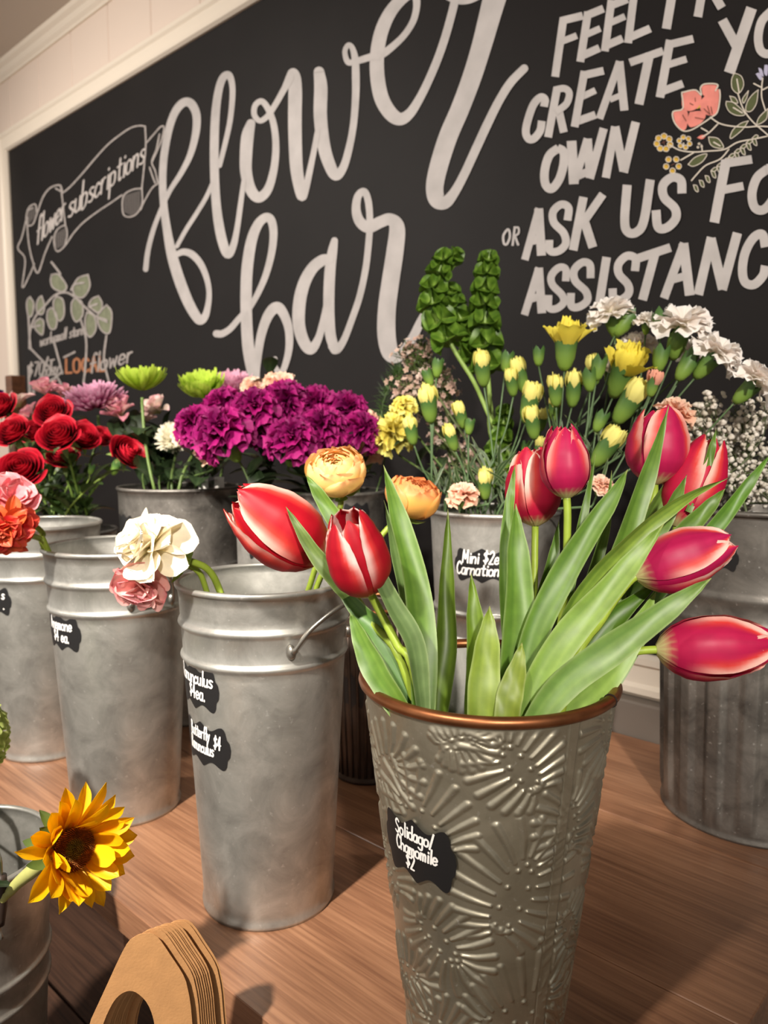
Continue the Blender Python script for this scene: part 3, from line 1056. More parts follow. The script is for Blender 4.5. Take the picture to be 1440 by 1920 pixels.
G = 'tall plain galvanized flower buckets'
bRan = bucket('ran', 505, 1670, TZ, .348, .0885, .069, M_galv, 'tall galvanized bucket with ranunculus price labels beside the sunflower', group=G)
drop_handle(bRan, 545, 1222, 663, 1185, .045, .0023)
price_label(bRan, 366, 1282, [('Ranunculus', .001, .004), ('$4ea.', .006, -.0115)], .074, .044, 0.0, 0, .0150, .0019, 'black label reading ranunculus $4ea.')
price_label(bRan, 379, 1394, [('Butterfly', -.003, .006), ('Ranunculus', -.002, -.009), ('$4', .0235, -.0005)], .076, .044, 0.0, 0, .0135, .0017, 'black label reading butterfly ranunculus $4', sx=.55)
bAne = bucket('ane', 238, 1505, TZ, .354, .0905, .069, M_galv, 'tall galvanized bucket with anemone label behind the sunflower', group=G)
drop_handle(bAne, 245, 1132, 318, 1120, .04)
price_label(bAne, 112, 1187, [('Anemone', .001, .004), ('$4 ea.', .002, -.0115)], .072, .044, 0.0, 0, .0150, .0020, 'black label reading anemone $4 ea.')
bLeft = bucket('left', 92, 1396, TZ, .36, .0905, .069, M_galv, 'galvanized bucket at left edge with greenish sheen and cut-off label', group=G)
price_label(bLeft, -12, 1126, [('s', .021, .004), ('.', .021, -.0115)], .066, .042, 0.0, 0, .0150, .0020, 'black label cut off by the photo edge')
bSun = bucket('sun', 0, 0, LZ, .36, .090, .069, M_galv, 'galvanized bucket on the low step holding the sunflower', group=G, xy=(-.785, .235), bands=(.3, .38))
# wooden grip and bail of the sunflower bucket
mb = MB()
g1 = U(2, 1640, .66)
g2 = U(-2, 1735, .66)
tube(mb, [g1, (g1 + g2) / 2, g2], [.0045, .0062, .0045], 12)
hd = obj('handle_grip', mb, M_grip, bSun.t)
mb = MB()
e1 = bSun.P(bSun.find(-60, 1780)[0], .33, .004)
tube(mb, [e1, g2 + V((0, 0, -.012)), g2, g1, g1 + V((-.01, .0, .02)), bSun.top(2.6, 1.0, -.02)], .0016, 8)
obj('handle', mb, M_wire, bSun.t)
bMini = bucket('mini', 0, 0, TZ, .395, .088, .066, M_galvlight, 'galvanized bucket behind the tulips labelled mini carnations', group=G, xy=tuple((CAM + FH * 1.06 + RT * .152)[:2]), bands=(.34, .43))
price_label(bMini, 903, 1062, [('Mini $2ea', .002, .003), ('Carnations', -.003, -.0125)], .078, .043, 0.0, 0, .0165, .0021, 'black label reading mini carnations $2 ea')
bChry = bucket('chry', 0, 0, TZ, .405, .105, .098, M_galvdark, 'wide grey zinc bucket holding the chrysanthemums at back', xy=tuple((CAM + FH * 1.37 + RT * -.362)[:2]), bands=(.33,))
price_label(bChry, 232, 985, [], .06, .034, 0.0, 0, .01, .0015)
bPale = bucket('pale', 0, 0, TZ, .355, .052, .046, M_galvlight, 'small pale galvanized bucket partly hidden behind the leftmost tulip', xy=tuple((CAM + FH * 1.17 + RT * -.172)[:2]), bands=(.6,))
price_label(bPale, 490, 1022, [('a', 0, -.004)], .046, .046, 0.0, 0, .016, .0022)
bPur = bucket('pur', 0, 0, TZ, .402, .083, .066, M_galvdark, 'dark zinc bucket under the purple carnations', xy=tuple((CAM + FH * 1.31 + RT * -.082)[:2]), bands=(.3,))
price_label(bPur, 668, 968, [], .05, .036, 0.0, 0, .014, .002)
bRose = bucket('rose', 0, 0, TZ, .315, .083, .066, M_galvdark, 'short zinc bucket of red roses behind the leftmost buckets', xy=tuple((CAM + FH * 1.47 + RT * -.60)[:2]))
# small ribbed pail with a copper edge, between two tall buckets
bPail = bucket('pail', 0, 0, TZ, .255, .062, .045, M_darkpail, 'small dark ribbed pail with copper rim behind the tulip vase', xy=tuple((CAM + FH * 1.10 + RT * -.025)[:2]), bands=(), rimmat=M_copper, bead=.003)
price_label(bPail, 658, 1296, [], .04, .05, 0)
mb = MB()
for k in range(30):
    a = 2 * math.pi * k / 30
    n = V((math.cos(a), math.sin(a), 0))
    tube(mb, [bPail.P(a, .01, .0), bPail.P(a, .12, .0004), bPail.P(a, .235, .0)], .0022, 6, seg=6)
obj('ribs', mb, M_darkpail, bPail.t)

# big bucket on the right: plain upper part with bands, ribbed lower part
bBig = Bucket(-.312, 1.064, TZ, .405, .126, .112)
BK['big'] = bBig
t = bBig.t = thing('ribbed_bucket', 'large weathered zinc bucket with ribbed lower half at right', 'bucket', V((bBig.x, bBig.y, TZ)))
N_ = 216
hs = [0, .003, .006, .010, .014, .02, .03] + [.04 + .012 * k for k in range(17)] + [.245, .25, .255, .262, .266, .27, .274, .278, .29, .296, .30, .304, .308, .312, .33, .36, .385, .398, .402]
vs, rows = [], 0
for q in hs:
    for j in range(N_):
        a = 2 * math.pi * j / N_
        o = 0
        if q < .006:
            o = .002
        if .012 < q < .25:
            ph = (j % 12) / 12
            k = min(1, (q - .012) / .015, (.25 - q) / .015)
            o = k * (.0026 if ph < .45 else -.0022)
        for c in (.27, .302):
            if abs(q - c) < .0075:
                o = .003 * (1 - abs(q - c) / .0075)
        vs.append(bBig.P(a, q, o))
    rows += 1
for k in range(8):
    q = -math.pi / 2 + k / 7 * 1.5 * math.pi
    for j in range(N_):
        vs.append(bBig.P(2 * math.pi * j / N_, .405 + .0035 * math.sin(q), .001 + .0035 * math.cos(q)))
    rows += 1
for q in (.40, .3, .2, .1, .012):
    for j in range(N_):
        vs.append(bBig.P(2 * math.pi * j / N_, q, -.003))
    rows += 1
mb = MB().add(vs, gridf(N_, rows - 1, True))
n = len(mb.v)
mb.add([V((bBig.x, bBig.y, TZ + .012)), V((bBig.x, bBig.y, TZ))], [])
mb.f += [((rows - 1) * N_ + j, (rows - 1) * N_ + (j + 1) % N_, n) for j in range(N_)] + [((j + 1) % N_, j, n + 1) for j in range(N_)]
obj('body', mb, M_galvdark, t)
price_label(bBig, 1345, 1045, [], .05, .03)

# embossed vase in front with copper rim
vp = CAM + FH * .566 + RT * .078
vz = Bucket(vp.x, vp.y, TZ, .318, .0930, .0545)
BK['vase'] = vz
t = vz.t = thing('tin_vase', 'embossed tin vase with copper rim full of red and white tulips', 'vase', V((vz.x, vz.y, TZ)))
NA, NH = 620, 460
A0 = math.atan2(CAM.y - vz.y, CAM.x - vz.x)
aa = np.linspace(-math.pi, math.pi, NA, endpoint=False)
hh = np.linspace(0, vz.h - .003, NH)
SC = 1000.0                              # millimetres on the unrolled front
rr = vz.rb + (vz.rt - vz.rb) * hh / vz.h
sx = aa[None, :] * rr[:, None] * SC
sz = np.repeat(hh[:, None] * SC, NA, 1)
D = np.zeros((NH, NA))


def ridge(x0, y0, x1, y1, w0, w1, amp):
    lo, hi = min(y0, y1) - 6, max(y0, y1) + 6
    r0, r1 = np.searchsorted(hh * SC, [lo, hi])
    if r1 <= r0:
        return
    rm = rr[(r0 + r1) // 2] if (r0 + r1) // 2 < NH else rr[-1]
    c0, c1 = np.searchsorted(aa * rm * SC, [min(x0, x1) - 12, max(x0, x1) + 12])
    if c1 <= c0:
        return
    X, Y = sx[r0:r1, c0:c1], sz[r0:r1, c0:c1]
    dx, dy = x1 - x0, y1 - y0
    l2 = dx * dx + dy * dy + 1e-9
    t_ = np.clip(((X - x0) * dx + (Y - y0) * dy) / l2, 0, 1)
    d = np.hypot(X - x0 - t_ * dx, Y - y0 - t_ * dy)
    w_ = w0 + (w1 - w0) * t_
    b_ = np.clip(1 - (d / w_) ** 2, 0, 1) ** 1.2 * amp
    D[r0:r1, c0:c1] = np.maximum(D[r0:r1, c0:c1], b_)


rg = random.Random(3)


def leafmotif(cx, cy, R, rot, ratio=.75):
    """monstera-like fan of raised fingers round a midrib"""
    ax, ay = math.cos(rot), math.sin(rot)
    for k in range(22):
        a = 2 * math.pi * k / 22 + .06
        L = R * (.80 + .2 * math.cos(a)) * (1 if abs(((a + math.pi) % (2 * math.pi)) - math.pi) < 2.75 else .55)
        # start point slides along the midrib
        m_ = math.cos(a) * R * .38
        lx, ly = math.cos(a) * L, math.sin(a) * L * ratio
        sx_, sy_ = m_ + (lx - m_) * .30, ly * .30
        f = lambda x, y: (cx + x * ax - y * ay, cy + x * ay + y * ax)
        p, q = f(sx_, sy_), f(lx, ly)
        mid = ((p[0] + q[0]) / 2 + ay * 1.5, (p[1] + q[1]) / 2 - ax * 1.5)
        ridge(*p, *mid, 1.5, 2.8, 1.0)
        ridge(*mid, *q, 2.8, 3.4, 1.0)
        if k % 2 == 0:
            d1 = f(m_ + (lx - m_) * .14, ly * .16)
            ridge(d1[0], d1[1], d1[0] + ax * .6, d1[1] + ay * .6, 1.9, 1.9, .9)


for cx, cy, R, rot in ((24, 282, 34, 2.2), (-40, 232, 40, 2.4), (18, 185, 46, 1.2), (-36, 150, 34, -.7), (22, 95, 42, .35), (-26, 70, 30, 2.6), (10, 38, 30, 1.2), (62, 232, 30, 1.6), (70, 150, 32, -1.2), (64, 60, 26, 1),
                       (-88, 260, 34, .6), (-84, 180, 34, 2.2), (-70, 100, 28, .4), (-60, 30, 24, 1.3), (105, 290, 34, 2), (112, 200, 34, .8), (105, 110, 30, 2.5), (-140, 250, 36, 1), (-130, 160, 34, 2), (150, 260, 36, 1.3), (150, 170, 32, 2.7), (-185, 280, 34, .3), (190, 220, 36, 1.1), (-20, 300, 20, .3)):
    leafmotif(cx, cy, R * 1.42, rot, .85)
kill = np.clip((vz.h * SC - 7 - sz) / 5, 0, 1)
D *= kill
seam_a = 34.0                            # vertical lock seam
sd = np.abs(aa[None, :] - math.radians(38)) * rr[:, None] * SC
D = np.where(sd < 5.5, D * .25 + .25, D)
D = np.where(np.abs(sd - 5.0) < .5, -.35, D)
RR = rr[:, None] + D * .0015
ang = aa[None, :] + A0
Xv = vz.x + RR * np.cos(ang)
Yv = vz.y + RR * np.sin(ang)
Zv = TZ + np.repeat(hh[:, None], NA, 1)
vs = np.stack([Xv, Yv, Zv], -1).reshape(-1, 3)
ii = np.arange(NH - 1)[:, None] * NA
jj = np.arange(NA)[None, :]
j2 = (np.arange(NA)[None, :] + 1) % NA
fs = np.stack([ii + jj, ii + j2, ii + NA + j2, ii + NA + jj], -1).reshape(-1, 4)
me = bpy.data.meshes.new('body')
me.from_pydata((vs - np.array([vz.x, vz.y, TZ])).tolist(), [], fs.tolist())
me.materials.append(M_emb)
me.polygons.foreach_set('use_smooth', [True] * len(me.polygons))
ob = bpy.data.objects.new('body', me)
link(ob, t)
mb = lathe(MB(), [(vz.rt - .002, TZ + vz.h), (vz.r(.2) - .002, TZ + .2), (vz.rb - .002, TZ + .006), (0, TZ + .005)], vz.x, vz.y, 72)
obj('inner_wall', mb, M_galv, t)
rim(t, vz, .0042, M_copper)
mb = MB()
aj = vz.find(1137, 1335)[0]
rj = [V((vz.x + (vz.rt + .0044 * math.cos(q)) * math.cos(aj), vz.y + (vz.rt + .0044 * math.cos(q)) * math.sin(aj), TZ + vz.h - .0013 + .0044 * math.sin(q))) for q in [2 * math.pi * k / 12 for k in range(13)]]
tube(mb, rj, .0006, 5, seg=24)
obj('rim_joint', mb, M_gap, t)
price_label(vz, 780, 1598, [('Solidago/', .0, .0085), ('Chamomile', .001, -.0035), ('$2', -.004, -.0145)], .064, .046, .0016, .0, .0108, .0015, 'black label reading solidago/chamomile $2', sx=.68)

# ------------------------------------------------------------------ kraft paper carriers at the lower left
outline = [(-.062, -.40), (-.060, -.20), (-.046, -.085), (-.031, -.045), (-.0145, -.010), (-.007, -.002), (.000, .0), (.009, -.003), (.019, -.020), (.029, -.040), (.0325, -.060), (.034, -.085), (.040, -.20), (.042, -.40)]
hole = [(a - .006, b) for a, b in [(-.034, -.20), (-.033, -.125), (-.028, -.078), (-.021, -.058), (-.014, -.048), (-.006, -.045), (.001, -.049), (.008, -.060), (.012, -.080), (.014, -.125), (.0145, -.20)]]
cu = RT * .985 + FH * .17
cn = (RT * .17 - FH * .985).normalized()
top0 = U(270, 1750, .585)
kl = {0: 'front kraft card carrier of the stack with arched handle hole', 9: 'rearmost kraft card carrier standing apart at right of the stack'}
offs = [0, .0052, .0068, .0084, .0100, .0116, .0132, .0148, .0164, .0225, .0243]
for k, o_ in enumerate(offs):
    base = top0 + cu * (o_ * 1.0) - cn * (o_ * .8) + V((0, 0, .0006 * (k % 3) - o_ * .22))
    th = .0005
    zb = LZ + .0005
    O = spl([(a, b) for a, b in outline], 44)
    Hh = spl([(a, b) for a, b in hole], 30)
    pf = lambda a, b, s_: V((base.x, base.y, 0)) + cu * (a + max(0, -b - .1) * 0) + cn * (s_ * th / 2) + V((0, 0, max(zb, base.z + b)))
    mb = MB()
    # strip between outer edge and hole edge (same count), then the panel below the hole
    n = 40
    Oi = [O[int(i / n * (len(O) - 1))] for i in range(n + 1)]
    Hi = [Hh[int(i / n * (len(Hh) - 1))] for i in range(n + 1)]
    for s_ in (1, -1):
        vs = [pf(a, b, s_) for a, b in Oi] + [pf(a, max(b, -.2), s_) for a, b in Hi]
        fs = [(i, i + 1, n + 2 + i, n + 1 + i) for i in range(n)]
        mb.add(vs, fs + [(0, n + 1, 2 * n + 1, n)])
    m0 = 2 * (n + 1)
    mb.f += [(i, i + 1, m0 + i + 1, m0 + i) for i in range(n)] + [(n + 1 + i, n + 2 + i, m0 + n + 2 + i, m0 + n + 1 + i) for i in range(n)]
    o = obj('paper_carrier', mb, M_kraft, None, smooth=False, at=(base.x, base.y, zb))
    if k == 0:
        lb = 'front kraft card carrier of the stack with a big arched handle hole'
    elif k == 9:
        lb = 'kraft card carrier just beyond the gap, second from the rear'
    elif k == 10:
        lb = 'rearmost kraft card carrier of the stack, furthest right'
    else:
        lb = 'kraft card carrier packed in the middle of the stack behind the front one'
    tag(o, lb, 'paper carrier', 'kraft carriers packed in the stack' if 0 < k < 9 else 'kraft card carriers')
# ------------------------------------------------------------------ flower builders
GREEN_STEM = C(150, 172, 60)
DARK_STEM = C(78, 98, 50)
LEAF_A = C(118, 152, 60)
LEAF_B = C(78, 116, 38)


def jit(c, a=.06, rnd=random):
    k = 1 + rnd.uniform(-a, a)
    return tuple(max(0, x * k) for x in c)


def stem(t, pts, rad, col, name='stem', n=8, seg=None):
    return obj(name, tube(MB(), pts, rad, n, col, seg), M_stem, t)


def blade(t, pts, wid, cA=LEAF_A, cB=LEAF_B, fold=.5, face=None, prof=None, name='leaf', twist=0.0, nu=10, nv=26, mat=None):
    """long leaf: pts 3d spine base->tip, wid half width in metres; face = way the hollow side looks"""
    prof = prof or [(0, .62), (.3, .95), (.5, 1.0), (.75, .72), (.9, .36), (1, .015)]
    q = [V(p) for p in spl([tuple(p) for p in pts], nv)]
    face = V(face) if face is not None else -FW
    vs, cs = [], []
    for j, p in enumerate(q):
        tg = (q[min(j + 1, nv)] - q[max(j - 1, 0)]).normalized()
        f = (face - tg * face.dot(tg)).normalized()
        sd = tg.cross(f)
        v = j / nv
        a = twist * (v - .3)
        sd, f = sd * math.cos(a) + f * math.sin(a), f * math.cos(a) - sd * math.sin(a)
        w_ = wid * interp(prof, v)
        for i in range(nu + 1):
            u = -1 + 2 * i / nu
            th = u * fold * 1.25
            k = fold * 1.25 if fold > 1e-3 else 1e-3
            x = math.sin(th) / k if fold > 1e-3 else u
            y = (1 - math.cos(th)) / k if fold > 1e-3 else 0
            vs.append(p + sd * (x * w_) + f * (y * w_ + .0006 * math.sin(v * 17 + u * 2)))
            c = mix(cA, cB, .5 + .38 * math.sin(u * 11 + math.sin(v * 5) * .6) * .5 + .18 * math.sin(u * 29))
            c = mix(c, mix(cA, (.62, .70, .38), .45), sst(.92, 1.0, abs(u)) * .6)
            c = mix(c, C(196, 196, 130), .75 * sst(.965, 1.0, v))
            cs.append(tuple(x * .86 for x in c))
    return obj(name, MB().add(vs, gridf(nu, nv), cs), mat or M_leaf, t)


# ---- tulip
TP_R = [(0, .16), (.05, .44), (.14, .74), (.28, .95), (.42, 1.0), (.6, .95), (.78, .78), (.9, .62), (1, .42)]
TP_W = [(0, .85), (.2, 1.04), (.5, 1.04), (.72, .98), (.86, .88), (.94, .70), (.98, .46), (1, .16)]


def tulip(label, base, tip, width, stem_pts, c_mid, c_edge, c_tip, roll=0.0, op=0.0, seed=0, rs=.0031, close=1.0, pale=1.0):
    rnd = random.Random(seed)
    base, tip = V(base), V(tip)
    L = (tip - base).length
    R = width / 2
    M = frame(base, tip - base, roll)
    t = thing('tulip', label, 'tulip', V((vz.x, vz.y, TZ + .012)), 'red and white tulips in the tin vase')
    ng = C(222, 214, 150)
    for k in range(6):
        inner = k % 2
        a0 = k * math.pi / 3 + rnd.uniform(-.07, .07)
        Lk = L * (rnd.uniform(.95, 1.02) - (.02 if inner else 0))
        wob = rnd.uniform(-1, 1)
        curl = rnd.uniform(.05, .17) + op * .1
        tipin = rnd.uniform(-.08, .10)

        def fn(u, v):
            rho = R * interp(TP_R, v) * (.90 if inner else 1.0)
            rho *= 1 + (1 - close) * .5 * v
            rho += R * op * v ** 3 + R * tipin * max(0, v - .7) / .3
            wa = interp(TP_W, v) * (1.0 if inner else .95)
            ang = a0 + u * wa + wob * .05 * math.sin(v * 3)
            e = abs(u) ** 3
            rr_ = rho * (1 + .02 * math.cos(u * 3)) + R * curl * e * sst(.15, .7, v) + R * .010 * math.sin(u * 23 + k) * v
            rr_ += R * .05 * (1 - abs(u)) ** 2 * sst(.1, .4, v)
            z = Lk * (v - .03 * u * u * v + .012 * math.sin(u * 7 + k) * sst(.7, 1, v))
            p = (rr_ * math.cos(ang), rr_ * math.sin(ang), z)
            st = .5 + .5 * math.sin(u * 34 + math.sin(v * 8 + k) * 1.1)
            c = mix(c_mid, tuple(x * .80 for x in c_mid), .45 * st * sst(.05, .4, v))
            eg = abs(u) * (1 - .10 * math.sin(v * 9 + k)) + max(0, v - .55) * .45
            c = mix(c, c_tip, sst(.42, .74, eg) * sst(.18, .55, v) * .9)
            c = mix(c, c_edge, sst(.72, .98, eg + .05 * st) * sst(.18, .6, v) * pale)
            c = mix(ng, c, sst(.02, .13, v + .03 * (st - .5)))
            return p, c
        mb = surf(MB(), 16, 20, fn, M)
        obj('petal', mb, M_petal, t)
    # pistil seen inside an open cup
    stem(t, stem_pts + [base + (tip - base) * .05], rs, GREEN_STEM)
    return t


# ---- generic bloom meshes in local space, radius about 1, axis +Z
def carnation_mesh(name, seed, cols, n=30, low=-5, high=85, frill=.13, flat=1.0, wide=.52, back=None):
    rnd = random.Random(seed)
    mb = MB()
    for k in range(n):
        f = k / (n - 1)
        el = math.radians(high + (low - high) * f ** .8 + rnd.uniform(-7, 7))
        az = k * 2.39996 + rnd.uniform(-.3, .3)
        Lp = (.80 + .2 * f) * rnd.uniform(.9, 1.08)
        ph, ph2 = rnd.uniform(0, 6), rnd.uniform(0, 6)
        c1 = rnd.choice(cols)
        hw = wide * rnd.uniform(.85, 1.2)
        roll = rnd.uniform(-.5, .5)
        R = Matrix.Rotation(az, 4, 'Z') @ Matrix.Rotation(-el, 4, 'Y') @ Matrix.Rotation(roll, 4, 'X')

        def fn(u, v):
            ang = u * hw * (.35 + .65 * v)
            ser = 1 + .035 * math.sin(u * 31 + ph) + .03 * math.sin(u * 13 + ph2)
            r = Lp * v * (ser if v > .9 else 1)
            wv = frill * v ** 1.6 * (math.sin(u * 5.5 + ph) + .55 * math.sin(u * 11 + ph2) + .25 * math.sin(v * 9 + ph))
            z = wv - .10 * v * v + (.10 * math.sin(v * 3))
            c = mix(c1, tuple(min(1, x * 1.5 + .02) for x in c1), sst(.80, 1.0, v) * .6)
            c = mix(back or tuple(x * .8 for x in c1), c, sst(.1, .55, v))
            return (r * math.cos(ang), r * math.sin(ang), z * flat), c
        surf(mb, 16, 7, fn, R)
    return mesh(name, mb, M_soft)


def mum_mesh(name, seed, cols, tipc, n=170, incurve=.9, spread=1.0, w_=.075):
    rnd = random.Random(seed)
    mb = MB()
    for k in range(n):
        f = (k / (n - 1)) ** .6
        el = math.radians(82 - 84 * f * spread + rnd.uniform(-6, 6))
        az = k * 2.39996
        Lp = (.55 + .45 * f) * rnd.uniform(.9, 1.08)
        c1 = rnd.choice(cols)
        R = Matrix.Rotation(az, 4, 'Z')
        wd = w_ * rnd.uniform(.8, 1.2)
        cv = incurve * rnd.uniform(.7, 1.25) * (.35 + .65 * f)

        def fn(u, v):
            a = el + cv * v * v * 1.2
            x = Lp * v * (math.cos(el) * (1 - .15 * v) + math.cos(a) * .15 * v)
            z = Lp * v * math.sin(el + cv * v * .55)
            ww = wd * (.5 + .5 * math.sin(min(1, v * 1.05) * math.pi * .78 + .3)) * (1 if v < .9 else .6)
            return (x, u * ww, z + u * u * wd * .5 - .12), mix(tuple(x_ * .8 for x_ in c1), mix(c1, tipc, sst(.6, 1, v)), sst(0, .3, v))
        surf(mb, 2, 6, fn, R)
    return mesh(name, mb, M_soft)


def rose_mesh(name, seed, c1, c2, n=22):
    rnd = random.Random(seed)
    mb = MB()
    for k in range(n):
        f = k / (n - 1)
        az = k * 2.39996 * .93 + rnd.uniform(-.1, .1)
        Rk = .06 + .78 * f ** .9
        H = 1.0 - .30 * f ** 1.6 + rnd.uniform(-.03, .03)
        hw = 1.5 - .62 * f
        curl = .03 + .20 * f ** 2
        pt = rnd.uniform(.06, .20) * f

        def fn(u, v):
            ang = az + u * hw
            r = Rk * (.25 + .75 * math.sin(min(1, v * 1.15) * math.pi / 2) ** .8) * (1 - .16 * (1 - f) * sst(.6, 1, v)) * (1 + .05 * (u + 1) * .5)
            r += curl * sst(.62, 1.0, v) * (1 - .4 * u * u)
            z = H * v - curl * .55 * sst(.80, 1.0, v) - .13 * abs(u) ** 2.5 * v + pt * max(0, 1 - abs(u) * 4) * sst(.8, 1, v)
            c = mix(c2, c1, sst(.55, .94, v))  # petal depths darkened in colour, painted shade between the petals
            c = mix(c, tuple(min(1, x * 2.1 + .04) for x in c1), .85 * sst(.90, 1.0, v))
            return (r * math.cos(ang), r * math.sin(ang), z - .30), c
        surf(mb, 12, 9, fn)
    return mesh(name, mb, M_petal)


def ranunculus_mesh(name, seed, cols, cin, n=46, openness=1.0, loose=0.0, edge=None):
    rnd = random.Random(seed)
    mb = MB()
    for k in range(n):
        f = k / (n - 1)
        az = k * 2.39996 + rnd.uniform(-.2, .2)
        rho = .16 + .78 * f ** .9
        th_top = math.radians(12 + 62 * f ** 1.6 * openness + rnd.uniform(-6, 6) * (1 + 2 * loose))
        hw = (1.35 - .62 * f) * rnd.uniform(.85, 1.15)
        c1 = mix(cin, rnd.choice(cols), sst(.15, .6, f))
        wob = rnd.uniform(-1, 1)
        fl = loose * rnd.uniform(.2, 1.2)

        def fn(u, v):
            th = math.radians(168) + (th_top - math.radians(168)) * v
            wu = hw * (.35 + .65 * sst(0, .6, v)) * (1 if v < .70 else math.sqrt(max(.02, 1 - ((v - .70) / .30) ** 2 * .95)))
            ang = az + u * wu
            r = rho * (1 + .05 * math.sin(u * 4 + wob * 5) * v + fl * .55 * v ** 2)
            x = r * math.sin(th)
            z = r * math.cos(th) * .82 + fl * .15 * v + (.02 * math.sin(u * 9 + k) * v)
            c = mix(c1, edge or tuple(min(1, q * 1.12) for q in c1), sst(.75, 1, v))
            return (x * math.cos(ang), x * math.sin(ang), z), c
        surf(mb, 10, 14, fn)
    return mesh(name, mb, M_petal)


def loose_mesh(name, seed, cols, n=28, high=82, low=-30, wide=.36, cup=.35, Ls=(.75, 1.1), edge=None, base=None):
    """floppy spoon shaped petals standing out all round"""
    rnd = random.Random(seed)
    mb = MB()
    for k in range(n):
        f = k / (n - 1)
        el = math.radians(high + (low - high) * f + rnd.uniform(-9, 9))
        az = k * 2.39996 + rnd.uniform(-.25, .25)
        L = rnd.uniform(*Ls) * (.72 + .28 * f)
        wd = wide * rnd.uniform(.8, 1.25)
        bend = rnd.uniform(-.5, .55)
        c1 = rnd.choice(cols)
        R = Matrix.Rotation(az, 4, 'Z') @ Matrix.Rotation(-el, 4, 'Y') @ Matrix.Rotation(rnd.uniform(-.4, .4), 4, 'X')
        ph = rnd.uniform(0, 6)

        def fn(u, v):
            w_ = wd * (.22 + .78 * sst(0, .62, v)) * (1 if v < .68 else math.sqrt(max(.015, 1 - ((v - .68) / .32) ** 2)))
            a = bend * v
            z = .12 * math.sin(v * 3) + L * v * math.sin(a) * .6 + cup * u * u * w_ + .03 * math.sin(u * 6 + ph) * v
            c = mix(base or tuple(x * .82 for x in c1), c1, sst(.05, .5, v))
            c = mix(c, edge or c1, sst(.8, 1, v))
            st = .5 + .5 * math.sin(u * 12 + ph)
            return (L * v * math.cos(a), u * w_, z), mix(c, tuple(x * .9 for x in c), .6 * st)
        surf(mb, 8, 9, fn, R)
    return mesh(name, mb, M_petal)


def calyx_mesh(name, c1=C(120, 150, 62), c2=C(70, 104, 50)):
    """carnation calyx: green cup with five teeth, base at 0, length 1, axis +Z"""
    mb = MB()
    n = 20
    vs, cs = [], []
    for j in range(9):
        v = j / 8
        for i in range(n):
            a = 2 * math.pi * i / n
            r = interp([(0, .10), (.12, .20), (.4, .29), (.8, .33), (1, .34)], v)
            tooth = abs(((i / n * 5) % 1) - .5) * 2
            z = v if v < .8 else .8 + (v - .8) * (1.6 - 1.5 * tooth)
            vs.append(V((r * math.cos(a), r * math.sin(a), z)))
            cs.append(mix(c1, c2, sst(.2, .9, v)))
    mb.add(vs, gridf(n, 8, True), cs)
    mb.f.append(tuple(range(n - 1, -1, -1)))
    return mesh(name, mb, M_stem)


def budpetal_mesh(name, seed, col, n=9, flare=.35, tall=1.0):
    """ragged tuft of petals leaving a calyx, base 0, height about 1"""
    rnd = random.Random(seed)
    mb = MB()
    for k in range(n):
        az = k * 2.39996
        f = k / (n - 1)
        ph = rnd.uniform(0, 6)
        fr = flare * (.3 + .9 * f) * rnd.uniform(.7, 1.2)
        H = tall * rnd.uniform(.85, 1.08) * (1 - .12 * f)

        def fn(u, v):
            r = (.08 + .20 * f) + fr * v ** 2 * (f ** 4 if flare > .3 else 1) + .24 * math.sin(v * 2.7) * (.3 + .7 * f)
            ang = az + u * (.95 - .2 * f) * (.6 + .4 * v) * (1 if v < .8 else .8)
            z = H * v * (1 - .05 * math.sin(u * 17 + ph) * (v > .9)) - fr * .35 * v ** 3
            r += .035 * math.sin(u * 7 + ph) * v
            c = mix(tuple(x * .85 for x in col), tuple(min(1, x * 1.12) for x in col), v)
            return (r * math.cos(ang), r * math.sin(ang), z), c
        surf(mb, 8, 7, fn)
    return mesh(name, mb, M_soft)


def bell_mesh(name, seed):
    """open shell shaped calyx of bells of Ireland, mouth towards +Z"""
    rnd = random.Random(seed)
    mb = MB()
    n = 18
    vs, cs = [], []
    for j in range(8):
        v = j / 7
        for i in range(n):
            a = 2 * math.pi * i / n
            r = .10 + .9 * v ** .8 + .05 * math.sin(5 * a) * v ** 2
            z = .85 * v - .18 * v ** 3 + .10 * math.sin(2.5 * a + seed) * v * v
            vs.append(V((r * math.cos(a), r * math.sin(a), z)))
            cs.append(mix(C(150, 180, 80), mix(C(110, 144, 48), C(74, 108, 32), .5 + .5 * math.sin(5 * a)), sst(.0, .5, v)))
    mb.add(vs, gridf(n, 7, True), cs)
    return mesh(name, mb, M_leaf)


def small_leaf_mesh(name, c1, c2, fold=.25):
    mb = MB()

    def fn(u, v):
        w_ = .30 * math.sin(math.pi * min(1, v * .96 + .02)) ** .8
        return (v, u * w_, .18 * math.sin(v * 2.4) - .12 * v + abs(u) * w_ * fold), mix(c1, c2, .5 + .5 * math.sin(u * 9 + v * 14)) if abs(u) > .08 else tuple(x * 1.25 for x in c1)
    surf(mb, 6, 12, fn)
    return mesh(name, mb, M_leaf)


